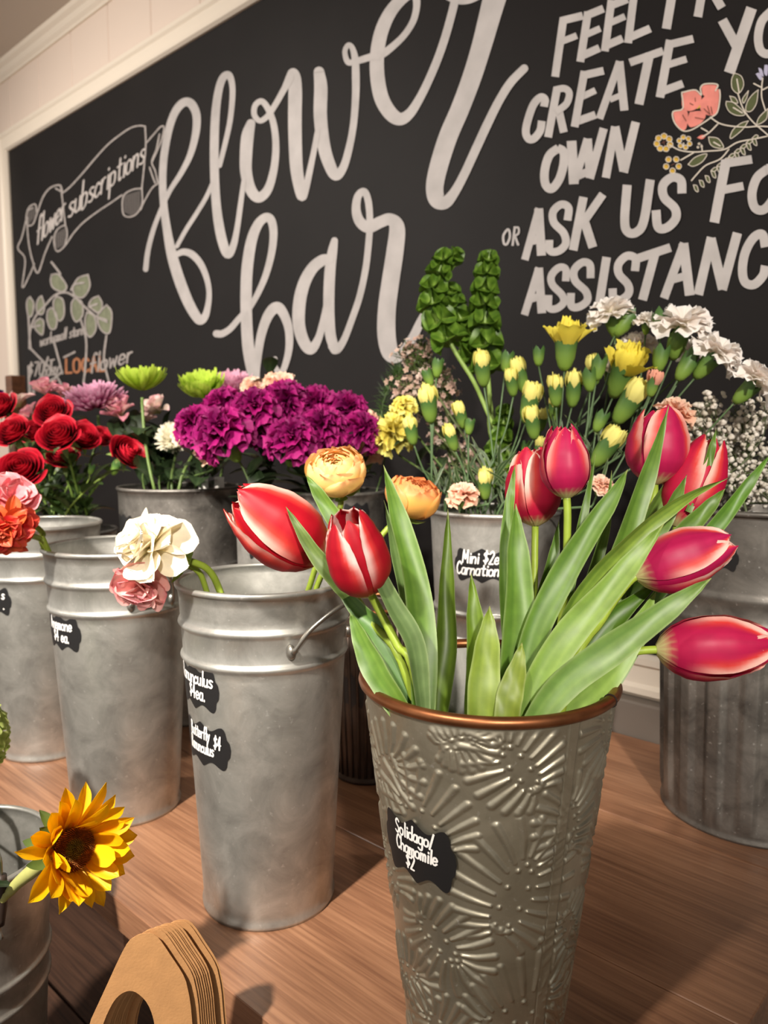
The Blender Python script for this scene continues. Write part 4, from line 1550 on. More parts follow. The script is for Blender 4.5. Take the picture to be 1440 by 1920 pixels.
ME_CAL = calyx_mesh('calyx')
ME_LEAF = small_leaf_mesh('leaf', C(72, 94, 46), C(50, 74, 34))
ME_LEAFD = small_leaf_mesh('leaf', C(46, 62, 36), C(34, 48, 28))
ME_LEAFY = small_leaf_mesh('leaf', C(110, 132, 60), C(82, 108, 44))
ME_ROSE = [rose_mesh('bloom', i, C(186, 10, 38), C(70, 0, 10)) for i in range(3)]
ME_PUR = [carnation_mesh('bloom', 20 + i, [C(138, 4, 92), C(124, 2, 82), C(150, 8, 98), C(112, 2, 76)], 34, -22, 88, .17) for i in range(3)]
ME_PEACH = [carnation_mesh('bloom', 40 + i, [C(246, 198, 176), C(242, 186, 160), C(248, 208, 190)], 20, -4, 80, .10, 1.0, .7) for i in range(2)]
ME_WHITE = [carnation_mesh('bloom', 50 + i, [C(252, 244, 236), C(254, 248, 240), C(250, 238, 230)], 20, 0, 72, .09, 1.0, .78, C(244, 238, 206)) for i in range(3)]
ME_YCARN = [carnation_mesh('bloom', 60 + i, [C(214, 200, 96), C(204, 188, 84), C(222, 210, 116)], 28, -30, 88, .17) for i in range(1)]
ME_YBUD = [budpetal_mesh('petals', 70 + i, C(250, 236, 140), 11, .05, 1.25) for i in range(3)]
ME_YOPEN = [budpetal_mesh('petals', 75 + i, C(252, 228, 90), 15, .62, 1.1) for i in range(2)]
ME_PBUD = budpetal_mesh('petals', 79, C(240, 172, 148), 7, .15)
ME_BELL = [bell_mesh('bell', i) for i in range(2)]


def down(b, k=.5, a=None, rnd=random, depth=.10):
    """points where a stem enters bucket b and where it ends inside"""
    a = rnd.uniform(0, 6.28) if a is None else a
    top = b.top(a, k * .8, 0)
    low = b.top(a, k * .25, -min(depth, b.h * .8))
    return top, low


def foliage(t, pts, n, size, me, rnd, spread=.5, f0=.15, f1=.9):
    q = spl([tuple(p) for p in pts], 30)
    for i in range(n):
        f = f0 + (f1 - f0) * (i + rnd.random() * .6) / n
        p = V(q[int(f * 30)])
        d = V((rnd.uniform(-1, 1), rnd.uniform(-1, 1), rnd.uniform(-.2, .9))).normalized()
        up = V((0, 0, 1))
        y = up.cross(d)
        if y.length < .1:
            continue
        y.normalize()
        z = d.cross(y)
        M = Matrix.Translation(p) @ Matrix((d, y, z)).transposed().to_4x4() @ Matrix.Scale(size * rnd.uniform(.7, 1.25), 4)
        inst('leaf', me, M, t)


def cut_flower(name, cat, label, head, axis, radius, me, b, group=None, scol=DARK_STEM, srad=.0022, k=.5, a=None, cal=None, leaves=0, leafme=None, lsize=.04, bend=.3, seed=0, depth=.12, roll=None, part='bloom'):
    rnd = random.Random(seed * 13 + 5)
    t_, l_ = down(b, k, a, rnd, depth)
    head = V(head)
    axis = V(axis).normalized()
    t = thing(name, label, cat, l_, group)
    inst(part, me, frame(head, axis, rnd.uniform(0, 6) if roll is None else roll, radius), t)
    back = head - axis * radius * (1.0 if cal else .5)
    if cal:
        inst('calyx', ME_CAL, frame(head - axis * radius * 1.05, axis, 0, radius * cal), t)
    p1 = back - axis * radius * bend
    midp = p1 * .55 + t_ * .45 + V((rnd.uniform(-1, 1), rnd.uniform(-1, 1), 0)) * .006
    pts = [l_, t_, midp, p1, back + axis * radius * .15]
    stem(t, pts, srad, jit(scol, .12, rnd), n=7)
    if leaves:
        foliage(t, [t_ - V((0, 0, .02)), midp, p1], leaves, lsize, leafme or ME_LEAF, rnd)
    return t


UPV = V((0, 0, 1))
TOCAM = (-FW).normalized()
# ------------------------------------------------------------------ tulips in the embossed vase
rimc = V((vz.x, vz.y, TZ + vz.h))
VB = lambda r_=0, f_=0, dz=-.22: rimc + RT * r_ + FH * f_ + V((0, 0, dz))
MAG, RED, PALE = C(192, 28, 84), C(214, 40, 40), C(244, 200, 184)
COR = C(232, 74, 60)
T = {}
T[1] = tulip('large red tulip with white edged petals leaning far left over the bucket rim', U(606, 1046, .60), U(436, 928, .575), .0565,
             [VB(-.01, -.01), U(770, 1292, .545), U(700, 1170, .57), U(640, 1085, .60)], C(182, 14, 34), PALE, COR, .3, .04, 1, pale=.85)
T[2] = tulip('drooping red tulip with curled white petal edges beside the largest one', U(692, 1112, .535), U(644, 962, .50), .0415,
             [VB(-.015, -.02), U(786, 1300, .53), U(745, 1210, .535), U(708, 1138, .54)], C(176, 14, 36), C(246, 206, 198), C(222, 64, 60), .15, .0, 2)
T[3] = tulip('tulip with broad pale petal edge behind the upright pink one', U(1004, 986, .655), U(996, 838, .655), .046,
             [VB(.0, .02), U(985, 1280, .60), U(1000, 1150, .64), U(1003, 1020, .655)], C(192, 22, 62), PALE, COR, .55, .02, 3)
T[4] = tulip('upright pink tulip on a bright straight stem, central in the bouquet', U(1063, 934, .60), U(1056, 796, .60), .0385,
             [VB(.01, .0), U(1030, 1290, .57), U(1058, 1120, .60), U(1064, 985, .60)], MAG, PALE, C(226, 72, 78), .0, -.06, 4, pale=.55)
T[5] = tulip('tall pink tulip half hidden by a broad upright leaf', U(1228, 908, .66), U(1236, 762, .66), .049,
             [VB(.02, .02), U(1080, 1290, .60), U(1170, 1090, .64), U(1222, 950, .66)], MAG, PALE, COR, .2, .0, 5, pale=.7)
T[6] = tulip('red tulip pierced by a narrow leaf tip, in front of the gypsophila', U(1268, 988, .66), U(1336, 822, .66), .0475,
             [VB(.03, .0), U(1095, 1290, .60), U(1190, 1130, .64), U(1256, 1020, .66)], C(196, 24, 66), PALE, COR, .9, .02, 6)
T[7] = tulip('magenta tulip tilted right with frilled pale lower petal', U(1192, 1082, .555), U(1376, 1012, .55), .0410,
             [VB(.02, -.02), U(1060, 1300, .53), U(1130, 1160, .55), U(1178, 1092, .555)], C(188, 24, 84), C(246, 204, 190), COR, .5, .02, 7)
T[8] = tulip('large pink tulip lying horizontally at the right edge of the photo', U(1230, 1218, .56), U(1452, 1212, .55), .0455,
             [VB(.02, .01), U(1080, 1290, .545), U(1140, 1236, .56), U(1196, 1221, .56)], C(194, 26, 80), C(246, 196, 182), C(230, 66, 54), .75, .02, 8)


def lf(k, pts, wpx, d0, d1, fold=.5, face=None, tw=0.0, cA=LEAF_A, cB=LEAF_B, root=True, prof=None):
    """leaf of tulip k: pixel spine base->tip, depths from d0 to d1"""
    n = len(pts)
    P = [U(x, y, d0 + (d1 - d0) * i / (n - 1)) for i, (x, y) in enumerate(pts)]
    if root:
        b0 = P[0]
        r = b0 + ((P[0] - P[1]).normalized() * .5 + V((0, 0, -.5))) * max(.03, (P[0] - P[1]).length * .8)
        c = V((vz.x, vz.y, 0))
        h = r - V((vz.x, vz.y, r.z))
        mx = vz.r(max(.02, r.z - TZ)) - .012
        if h.length > mx:
            r = V((vz.x, vz.y, r.z)) + h * (mx / h.length)
        P = [r] + P
    blade(T[k], P, wpx / 2 * (d0 + d1) / 2 / FPX, cA, cB, fold, face, prof, twist=tw)


FA = TOCAM
WIDEB = [(0, .55), (.25, .95), (.45, 1), (.7, .8), (.88, .42), (1, .015)]
# left group
lf(1, [(738, 1312), (702, 1253), (676, 1198), (657, 1148)], 52, .53, .575, .35, FA + RT * -.3)
lf(1, [(772, 1300), (722, 1200), (668, 1140), (618, 1082)], 46, .545, .59, .35, FA, cA=C(104, 146, 60), cB=C(66, 108, 40))
lf(2, [(790, 1300), (776, 1205), (738, 1135), (708, 1070), (694, 1006)], 42, .525, .515, .45, FA + RT * .4, cA=C(128, 152, 96), cB=C(84, 112, 60))
lf(1, [(792, 1322), (791, 1200), (776, 1080), (744, 960), (719, 872)], 58, .53, .575, .40, FA + RT * .35)
lf(2, [(778, 1290), (766, 1150), (744, 1045), (720, 938)], 34, .56, .59, .3, FA + RT * .5, cA=C(150, 180, 110), cB=C(104, 140, 70))
lf(2, [(650, 1120), (632, 1090), (586, 1032), (536, 950)], 34, .555, .55, .3, FA, root=False, cA=C(120, 142, 74), cB=C(80, 104, 48))
lf(1, [(690, 1090), (650, 1010), (606, 940), (574, 890)], 34, .60, .60, .25, FA, root=False)
lf(3, [(822, 1330), (836, 1220), (838, 1100), (840, 954)], 54, .575, .60, 1.0, FA + RT * -.1, cA=C(96, 120, 34), cB=C(62, 84, 18))
# centre
lf(3, [(890, 1330), (896, 1240), (890, 1160), (883, 1074)], 52, .545, .565, .7, FA, cA=C(118, 146, 42), cB=C(84, 112, 24))
lf(4, [(904, 1338), (908, 1270), (914, 1200), (918, 1136)], 62, .515, .53, .3, FA, cA=C(150, 170, 66), cB=C(112, 138, 44), prof=WIDEB)
lf(4, [(952, 1342), (958, 1300), (970, 1255), (979, 1205)], 52, .508, .52, .35, FA + RT * -.4, cA=C(142, 158, 58), cB=C(110, 132, 40), prof=WIDEB)
lf(3, [(952, 1332), (966, 1230), (972, 1120), (969, 1020), (967, 944)], 66, .55, .585, .45, FA + RT * .15)
lf(3, [(952, 1250), (948, 1080), (954, 960), (966, 872)], 26, .60, .63, .4, FA + RT * -.3, root=False)
lf(4, [(978, 1330), (1000, 1200), (1052, 1085), (1106, 996), (1150, 930), (1177, 880)], 54, .545, .575, .5, FA + RT * -.25)
lf(3, [(990, 1300), (1008, 1160), (1036, 1050), (1048, 976)], 34, .60, .63, .6, FA, cA=C(104, 136, 52), cB=C(62, 94, 32))
lf(4, [(1040, 1250), (1062, 1120), (1092, 980), (1117, 850)], 26, .60, .64, .4, FA)
lf(5, [(1060, 1250), (1105, 1100), (1135, 990), (1147, 882)], 26, .62, .66, .4, FA)
# right
lf(5, [(1050, 1330), (1110, 1180), (1160, 1050), (1196, 945), (1228, 850), (1254, 760)], 50, .565, .595, .35, FA + RT * .2)
lf(5, [(1090, 1250), (1160, 1090), (1225, 960), (1262, 900), (1300, 846)], 40, .63, .68, .5, FA + RT * .3, cA=C(116, 146, 62), cB=C(72, 104, 38))
lf(6, [(1020, 1320), (1062, 1170), (1112, 1088), (1172, 1024), (1236, 968), (1300, 926), (1366, 896)], 44, .545, .56, .5, FA + UP * -.5, cA=C(150, 178, 70))
lf(4, [(988, 1340), (1020, 1262), (1072, 1184), (1140, 1108), (1200, 1036), (1245, 982)], 60, .515, .53, .35, FA + UP * .3 + RT * -.1, cA=C(152, 182, 82), cB=C(112, 148, 56))
lf(8, [(1008, 1345), (1062, 1280), (1140, 1222), (1214, 1170), (1280, 1122), (1334, 1084)], 62, .505, .51, .4, FA + UP * .25, cA=C(140, 170, 88), cB=C(100, 138, 62))
lf(7, [(1040, 1320), (1080, 1240), (1150, 1160), (1236, 1090)], 66, .56, .575, .7, FA + UP * .2, cA=C(92, 128, 30), cB=C(58, 94, 14))
lf(8, [(1040, 1345), (1098, 1306), (1150, 1250), (1200, 1170), (1230, 1110)], 62, .53, .57, .25, FA, cA=C(158, 190, 92), cB=C(122, 160, 66))
lf(8, [(1080, 1340), (1140, 1280), (1190, 1200), (1240, 1140), (1290, 1090)], 44, .555, .575, .4, FA)
lf(6, [(1180, 1180), (1280, 1060), (1352, 975), (1400, 912), (1446, 850)], 32, .62, .63, .5, FA + UP * .2, root=False, cA=C(112, 156, 56), cB=C(76, 122, 36))
lf(7, [(1180, 1120), (1262, 1020), (1320, 960), (1360, 916)], 38, .585, .59, .55, FA + UP * .3, root=False)
lf(7, [(1170, 1080), (1230, 1000), (1262, 945), (1288, 890)], 36, .59, .60, .4, FA + RT * .3, root=False, cA=C(118, 150, 66), cB=C(84, 116, 42))
lf(6, [(1290, 960), (1318, 900), (1332, 850), (1343, 804)], 20, .64, .64, .5, FA, root=False)
lf(7, [(1098, 1250), (1140, 1150), (1170, 1090), (1200, 1040)], 40, .585, .60, .4, FA, cA=C(124, 152, 66), cB=C(88, 118, 44))
lf(5, [(1060, 1290), (1100, 1180), (1140, 1080), (1166, 1000)], 44, .60, .63, .4, FA, cA=C(118, 150, 60), cB=C(84, 116, 40))

# ------------------------------------------------------------------ ranunculus, sunflower, hydrangea in front
ME_RAN = [ranunculus_mesh('bloom', 81, [C(240, 196, 110), C(246, 206, 120)], C(236, 214, 90), 46, 1.0, .10, C(244, 186, 130)),
          ranunculus_mesh('bloom', 82, [C(240, 182, 92), C(238, 172, 96)], C(240, 196, 100), 46, .78, .10, C(236, 150, 96)),
          loose_mesh('bloom', 83, [C(252, 242, 218), C(248, 236, 208)], 30, 82, -42, .46, .35, (.8, 1.12), C(254, 248, 232), C(236, 226, 160)),
          loose_mesh('bloom', 84, [C(244, 172, 166), C(246, 186, 178)], 18, 84, -15, .60, .3, (.9, 1.08), C(232, 130, 138)),
          loose_mesh('bloom', 85, [C(206, 40, 40), C(222, 66, 52), C(228, 100, 50)], 64, 84, -25, .24, .5, (.72, 1.05), C(232, 104, 74)),
          loose_mesh('bloom', 86, [C(236, 130, 140), C(240, 148, 152)], 24, 70, -5, .40, .4, (.9, 1.15), C(244, 168, 170))]


def ran(label, me, head, axis, rad, stems, scol=C(140, 160, 54), sr=.0030, roll=0.0, name='ranunculus', b=bRan):
    t = thing(name, label, 'flower', b.top(0, 0, -.25), 'ranunculus over the galvanized rims')
    axis = V(axis).normalized()
    inst('bloom', me, frame(head, axis, roll, rad), t)
    mb = MB()
    for k in range(5):
        a = k * 1.2566
        Mx = frame(V(head) - axis * rad * .74, axis, a, rad)

        def fn(u, v):
            return (.12 + .55 * v, u * .2 * math.sin(math.pi * (.15 + .8 * v)), -.06 - .25 * v * (1 - v) + .12 * v * v), C(120, 150, 60)
        surf(mb, 4, 5, fn, Mx)
    obj('sepals', mb, M_leaf, t)
    stem(t, stems + [V(head) - axis * rad * .62], sr, scol, seg=44)
    return t


low = lambda b, r_, f_: V((b.x, b.y, b.z + b.h)) + RT * r_ + FH * f_ + V((0, 0, -.16))
ran('pale yellow ranunculus rising above the largest red tulip', ME_RAN[0], U(630, 882, .78), UPV * .8 + TOCAM * .55 + RT * -.1, .0335,
    [low(bRan, .0, .02), U(585, 1085, .78), U(612, 1010, .79), U(638, 950, .79)])
ran('apricot ranunculus partly behind a tall tulip leaf', ME_RAN[1], U(775, 930, .80), UPV * .8 + RT * .25 + TOCAM * .2, .031,
    [low(bRan, .02, .02), U(600, 1085, .78), U(672, 1052, .80), U(728, 990, .805), U(758, 968, .805)])
ran('white ranunculus hanging over the rim between two galvanized buckets', ME_RAN[2], U(284, 1026, .735), TOCAM * .62 + RT * -.62 + UPV * .35, .041,
    [low(bRan, -.03, .0), U(420, 1150, .775), U(409, 1100, .768), U(390, 1068, .76), U(362, 1054, .752), U(335, 1048, .745)], sr=.0036)
ran('pink ranunculus drooping below the white ranunculus', ME_RAN[3], U(270, 1088, .75), UPV * -.55 + RT * -.15 + TOCAM * .45, .033,
    [low(bRan, -.035, .01), U(396, 1150, .782), U(386, 1104, .776), U(372, 1072, .77), U(345, 1060, .765), U(312, 1062, .76)], sr=.003)
ran('coral red ranunculus at the left edge of the photo', ME_RAN[4], U(10, 990, .90), RT * .25 + TOCAM * .8 + UPV * -.25, .040,
    [low(bAne, -.03, .0), U(92, 1036, .955), U(78, 1012, .95), U(48, 1000, .92)], sr=.0036, b=bAne)
ran('pink ranunculus with wide petals above the coral red ranunculus', ME_RAN[5], U(18, 938, .95), RT * .5 + TOCAM * .5 + UPV * .3, .038,
    [low(bAne, -.03, .01), U(86, 1036, .965), U(80, 1000, .965), U(52, 978, .96)], sr=.0034, b=bAne)

# sunflower
sc_ = U(132, 1590, .625)
sax = (RT * .72 + TOCAM * .66 + UPV * .14).normalized()
Ms = frame(sc_, sax, 0.0, 1.0)
t = thing('sunflower', 'open yellow sunflower leaning out of the bucket on the low step', 'flower', bSun.top(0, 0, -.2))
rnd = random.Random(11)
for k in range(38):
    lay = k % 2
    az = k * 2 * math.pi / 38 + rnd.uniform(-.07, .07)
    Lp = rnd.uniform(.034, .043)
    wd = rnd.uniform(.0058, .0082)
    el = rnd.uniform(.25, .95) + (.15 if lay else 0)
    if rnd.random() < .16:
        el += .5
    cv = rnd.uniform(-.7, .7)
    tw = rnd.uniform(-.5, .5)
    Mk = Ms @ Matrix.Rotation(az, 4, 'Z')
    cc = mix(C(254, 186, 6), C(255, 208, 16), rnd.random())

    def fn(u, v):
        w_ = wd * (.35 + .65 * math.sin(math.pi * (.12 + .80 * v))) * (1 if v < .75 else max(.02, math.cos((v - .75) / .25 * math.pi / 2)))
        a = el + cv * v
        x = .0150 + Lp * v * math.cos(el + cv * v * .5)
        z = Lp * v * math.sin(el + cv * v * .5) + (.0015 if lay else 0)
        zz = u * u * w_ * .55 + .0006 * math.sin(u * 6)
        y = u * w_
        return (x, y * math.cos(tw * v) - zz * math.sin(tw * v), z + zz * math.cos(tw * v) + y * math.sin(tw * v)), mix(mix(C(236, 120, 4), cc, sst(0, .35, v)), tuple(q * .86 for q in cc), .5 + .5 * math.sin(u * 8))
    obj('petal', surf(MB(), 6, 12, fn, Mk), M_petal, t)
mb = MB()
n = 560
for k in range(n):            # packed florets of the disc
    r = .0168 * math.sqrt((k + .5) / n)
    a = k * 2.39996
    q = Ms @ V((r * math.cos(a), r * math.sin(a), .004 + .004 * math.sin(r / .0168 * 2.2)))
    hgt = .0022 if r > .009 else .0012
    c = mix(C(150, 140, 56), C(168, 98, 36), sst(.3, .6, r / .0168)) if r < .0168 * .9 else C(200, 122, 30)
    tip = q + sax * hgt * 1.4
    x_ = Ms.to_3x3() @ V((math.cos(a), math.sin(a), 0)) * .0006
    y_ = sax.cross(x_).normalized() * .0006
    mb.add([q + x_, q + y_, q - x_, q - y_, tip], [(0, 1, 4), (1, 2, 4), (2, 3, 4), (3, 0, 4)], jit(c, .35, rnd))


def fn(u, v):
    a = u * math.pi
    return (.0172 * v * math.cos(a), .0172 * v * math.sin(a), .0035 + .004 * math.sin(v * 2.2)), C(92, 56, 20)


surf(mb, 24, 6, fn, Ms)
obj('seed_disc', mb, M_disc, t, smooth=False)
for k in range(13):
    Mk = Ms @ Matrix.Rotation(k * 2 * math.pi / 13 + rnd.uniform(-.15, .15), 4, 'Z')
    el = rnd.uniform(-1.0, .35)
    Ls = rnd.uniform(.018, .03)

    def fn(u, v):
        w_ = .0058 * math.sin(math.pi * (.25 + .74 * v)) ** .8
        return (.012 + Ls * v * math.cos(el * v), u * w_, -.003 + Ls * v * math.sin(el * v) - .003 * v + u * u * .001), mix(C(110, 124, 54), C(70, 86, 34), v)
    obj('sepal', surf(MB(), 4, 8, fn, Mk), M_leaf, t)
mb = MB()


def fn(u, v):
    a = u * math.pi
    return (.017 * math.sin(v * 1.57) * math.cos(a), .017 * math.sin(v * 1.57) * math.sin(a), -.012 * math.cos(v * 1.57) + .001), C(120, 134, 66)


surf(mb, 20, 6, fn, Ms)
obj('receptacle', mb, M_leaf, t)
bk = sc_ - sax * .010
stem(t, [bSun.top(2.5, .3, -.2), U(-10, 1720, .67), U(22, 1668, .66), U(62, 1632, .645), bk], [.004, .004, .0045, .006, .007], C(176, 176, 104), n=10)
foliage(t, [U(22, 1668, .66), U(50, 1640, .65)], 2, .030, ME_LEAFD, rnd)

# pale green hydrangea cut by the left edge
t = thing('hydrangea', 'pale green hydrangea head cut by the left edge of the photo', 'flower', bSun.top(2.2, 0, -.2))
hc = U(-34, 1380, .83)
mb = MB()
for k in range(60):
    z = 1 - 2 * (k + .5) / 60
    a = k * 2.39996
    d = V((math.sqrt(1 - z * z) * math.cos(a), math.sqrt(1 - z * z) * math.sin(a), z))
    Mf = frame(hc + V((d.x * .026, d.y * .026, d.z * .040)), d, rnd.uniform(0, 6), .0085)
    for q in range(4):
        Mq = Mf @ Matrix.Rotation(q * math.pi / 2, 4, 'Z')

        def fn(u, v):
            w_ = .55 * math.sin(math.pi * (.1 + .82 * v)) ** .7
            return (v * 1.05, u * w_, .12 * v * v - .1 * u * u), mix(C(150, 170, 74), C(190, 200, 120), v)
        surf(mb, 4, 4, fn, Mq)
obj('florets', mb, M_soft, t)['kind'] = 'stuff'
stem(t, [bSun.top(2.2, .2, -.2), bSun.top(2.0, .5, .0), U(-60, 1470, .80), hc], .0035, DARK_STEM)

# ------------------------------------------------------------------ red roses
RS = [(27, 813, 33, -.1, .35, 'red rose with open spiral at the far left of the rose bunch'), (113, 820, 38, .0, .55, 'red rose front and centre in the rose bunch'),
      (100, 776, 33, .05, .8, 'red rose topmost in the middle of the rose bunch'), (42, 884, 42, .1, .75, 'lowest red rose just above the pink ranunculus'),
      (236, 852, 34, .9, .2, 'red rose leaning out to the right of the rose bunch'), (5, 766, 30, -.2, .6, 'red rose cut by the left edge at top of the bunch'),
      (156, 822, 30, .5, .4, 'red rose tucked right behind the central rose'), (70, 812, 28, .0, .4, 'red rose squeezed between the left and central roses'),
      (188, 822, 22, .6, .1, 'small shaded red rosebud right of the bunch'), (118, 862, 30, .1, -.2, 'red rose with drooping petals under the central rose')]
for i, (x, y, r, sx_, tc, lb) in enumerate(RS):
    d = (1.34, 1.32, 1.42, 1.28, 1.40, 1.43, 1.43, 1.45, 1.50, 1.40)[i]
    ax = UPV * .5 + TOCAM * (.45 + tc * .55) + RT * sx_
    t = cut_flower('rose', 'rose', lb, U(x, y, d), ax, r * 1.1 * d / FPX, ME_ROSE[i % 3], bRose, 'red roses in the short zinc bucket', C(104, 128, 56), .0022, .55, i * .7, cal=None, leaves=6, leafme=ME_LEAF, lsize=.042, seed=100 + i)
    Mx = frame(U(x, y, d) - V(ax).normalized() * r * d / FPX * .38, ax, 0, r * d / FPX)
    mb = MB()
    for k in range(5):
        Mq = Mx @ Matrix.Rotation(k * 1.2566, 4, 'Z')

        def fn(u, v):
            return (.1 + .75 * v * (1 - .2 * v), u * .16 * math.sin(math.pi * (.2 + .78 * v)), -.05 - .45 * v * v), C(120, 142, 74)
        surf(mb, 4, 6, fn, Mq)
    obj('sepals', mb, M_leaf, t)
# loose leaves and buds of the roses
t = thing('rosebud_sprig', 'leafy sprig with tiny green buds below the right-leaning rose', 'flower', bRose.top(0, 0, -.1))
sp = [bRose.top(0, .3, -.1), U(118, 985, 1.40), U(160, 920, 1.38), U(215, 880, 1.38)]
stem(t, sp, .0016, C(120, 140, 60))
foliage(t, sp, 7, .06, ME_LEAF, rnd, f0=.3)
for x, y, r in ((212, 878, 13), (168, 880, 10)):
    inst('bud', ME_CAL, frame(U(x, y + r, 1.38), UPV * .8 + RT * .3, 0, r * 1.9 * 1.38 / FPX), t)
stem(t, [U(150, 925, 1.38), U(166, 900, 1.38), U(168, 886, 1.38)], .0011, C(120, 140, 60), 'twig')

# ------------------------------------------------------------------ chrysanthemums and alstroemeria at the back left
PKc = [C(158, 52, 106), C(178, 72, 124), C(130, 32, 84)]
ME_MUM = [mum_mesh('bloom', 1, PKc, C(228, 176, 200), 190, .5), mum_mesh('bloom', 2, [C(160, 190, 40), C(146, 178, 34), C(176, 204, 60)], C(190, 212, 84), 190, 1.15, .95, .085),
          mum_mesh('bloom', 3, [C(206, 130, 164), C(214, 144, 172)], C(234, 184, 204), 160, .6), mum_mesh('bloom', 4, [C(226, 220, 190), C(232, 226, 204)], C(240, 234, 214), 130, .4)]
MG = 'chrysanthemums in the wide zinc bucket'
cut_flower('chrysanthemum', 'flower', 'purplish pink chrysanthemum above the red roses', U(178, 757, 1.50), UPV * .85 + TOCAM * .3 + RT * -.1, .066, ME_MUM[0], bChry, MG, DARK_STEM, .0028, .8, 2.6, leaves=4, leafme=ME_LEAFD, lsize=.05, seed=1)
cut_flower('chrysanthemum', 'flower', 'lime green chrysanthemum like a bowl on a bare stem', U(266, 726, 1.33), UPV, .050, ME_MUM[1], bChry, MG, C(98, 120, 60), .0026, .85, -1.2, leaves=3, leafme=ME_LEAFD, lsize=.05, seed=2)
cut_flower('chrysanthemum', 'flower', 'lime green chrysanthemum beside the purple carnations', U(382, 738, 1.38), UPV * .9 + TOCAM * .5, .050, ME_MUM[1], bChry, MG, C(98, 120, 60), .0026, .7, -.6, leaves=4, leafme=ME_LEAFD, lsize=.05, seed=3)
cut_flower('chrysanthemum', 'flower', 'light pink chrysanthemum behind the right lime green one', U(436, 728, 1.55), UPV * .85 + TOCAM * .4, .053, ME_MUM[2], bChry, MG, DARK_STEM, .0026, .8, .9, leaves=3, leafme=ME_LEAFD, seed=4)
cut_flower('chrysanthemum', 'flower', 'cream chrysanthemum low between stems above the zinc bucket', U(326, 822, 1.42), UPV * .4 + TOCAM * .8, .036, ME_MUM[3], bChry, MG, DARK_STEM, .0024, .4, -1.0, leaves=4, leafme=ME_LEAFD, seed=5)
ME_ALS = [loose_mesh('bloom', 91, [C(232, 172, 176), C(238, 196, 190), C(228, 156, 168)], 22, 86, 15, .30, .7, (1.15, 1.55), C(238, 150, 172), C(214, 206, 150)), loose_mesh('bloom', 92, [C(236, 216, 200), C(230, 192, 186)], 20, 86, 10, .30, .7, (1.1, 1.5), C(240, 186, 192), C(180, 186, 110))]
AG = 'pink alstroemeria behind the roses'
for i, (x, y, r, d, lb) in enumerate([(88, 742, 27, 1.60, 'pale pink alstroemeria bloom left of the purplish chrysanthemum'), (38, 762, 26, 1.62, 'creamy alstroemeria bloom above the leftmost roses'), (226, 784, 34, 1.50, 'pink alstroemeria bloom under the purplish chrysanthemum'),
                                     (300, 775, 32, 1.55, 'pink alstroemeria bloom between the two lime green flowers'), (62, 786, 24, 1.60, 'cream and pink alstroemeria low behind the rose bunch'), (268, 800, 26, 1.58, 'pink alstroemeria bloom low behind the bare green stem'), (120, 745, 22, 1.66, 'pink alstroemeria bloom farthest back, behind the purplish chrysanthemum')]):
    cut_flower('alstroemeria', 'flower', lb, U(x, y, d), UPV * .7 + TOCAM * .4 + RT * random.uniform(-.5, .5), r * d / FPX, ME_ALS[i % 2], bRose if x < 150 else bChry, AG, DARK_STEM, .0018, .75, 2.0 + i * .4, leaves=12, leafme=ME_LEAFD, lsize=.06, seed=20 + i)
# purple bloom at the very edge
cut_flower('statice', 'flower', 'small violet bloom at the left edge beside the chalkboard frame', U(-2, 741, 1.75), UPV, .016, ME_PUR[0], bRose, None, DARK_STEM, .0016, .8, 2.6, seed=44).children[0].data = carnation_mesh('bloom', 99, [C(62, 22, 120), C(74, 30, 140)], 26)
# white care tags in the zinc bucket
for i, (x, lb) in enumerate(((381, 'white tag standing by the stems in the zinc bucket, under the green bloom'), (411, 'white tag standing at right end of the zinc bucket rim'))):
    q = U(x, 905, 1.33)
    mb = MB()
    a_ = RT * .0085
    n_ = FH * .0006
    z1_, z0_ = V((0, 0, .010)), V((0, 0, -.10))
    mb.add([q - a_ + z0_ - n_, q + a_ + z0_ - n_, q + a_ + z1_ - n_, q - a_ + z1_ - n_, q - a_ + z0_ + n_, q + a_ + z0_ + n_, q + a_ + z1_ + n_, q - a_ + z1_ + n_], [(0, 1, 2, 3), (7, 6, 5, 4), (0, 4, 5, 1), (1, 5, 6, 2), (2, 6, 7, 3), (3, 7, 4, 0)])
    tag(obj('plant_tag', mb, M_white, smooth=False, at=q + z0_), lb, 'tag', 'white tags in the zinc bucket')

# ------------------------------------------------------------------ purple and peach carnations
PU = [(417, 815, 62, 1.14, 'purple carnation lowest at the left front of the purple dome'), (368, 798, 46, 1.20, 'purple carnation at the far left of the purple dome'), (420, 768, 50, 1.26, 'purple carnation at upper left of the purple dome'),
      (478, 772, 52, 1.22, 'purple carnation above the low left front one'), (537, 758, 52, 1.27, 'purple carnation at the top middle of the dome'), (592, 764, 50, 1.28, 'purple carnation at top right of the dome, before the tall one'),
      (546, 828, 54, 1.16, 'purple carnation at the middle front of the dome'), (604, 806, 52, 1.20, 'purple carnation above the pale yellow ranunculus'), (650, 772, 46, 1.26, 'purple carnation highest on the right side of the dome'),
      (676, 812, 46, 1.22, 'purple carnation at the far right of the dome'), (500, 812, 44, 1.24, 'purple carnation sunk in the hollow of the dome'), (632, 836, 36, 1.26, 'purple carnation low at right beneath the others')]
for i, (x, y, r, d, lb) in enumerate(PU):
    ax = UPV * .8 + TOCAM * .55 + RT * ((x - 520) / 260)
    cut_flower('carnation', 'carnation', lb, U(x, y, d), ax, r * d / FPX, ME_PUR[i % 3], bPale if i in (0, 10) else (bPur if x > 470 else bChry), 'purple carnations massed in a dome', DARK_STEM, .0018, .6, i * 1.1 if x > 470 else -.2 + i * .2, cal=.8, leaves=9, leafme=ME_LEAFD, lsize=.055, seed=200 + i)
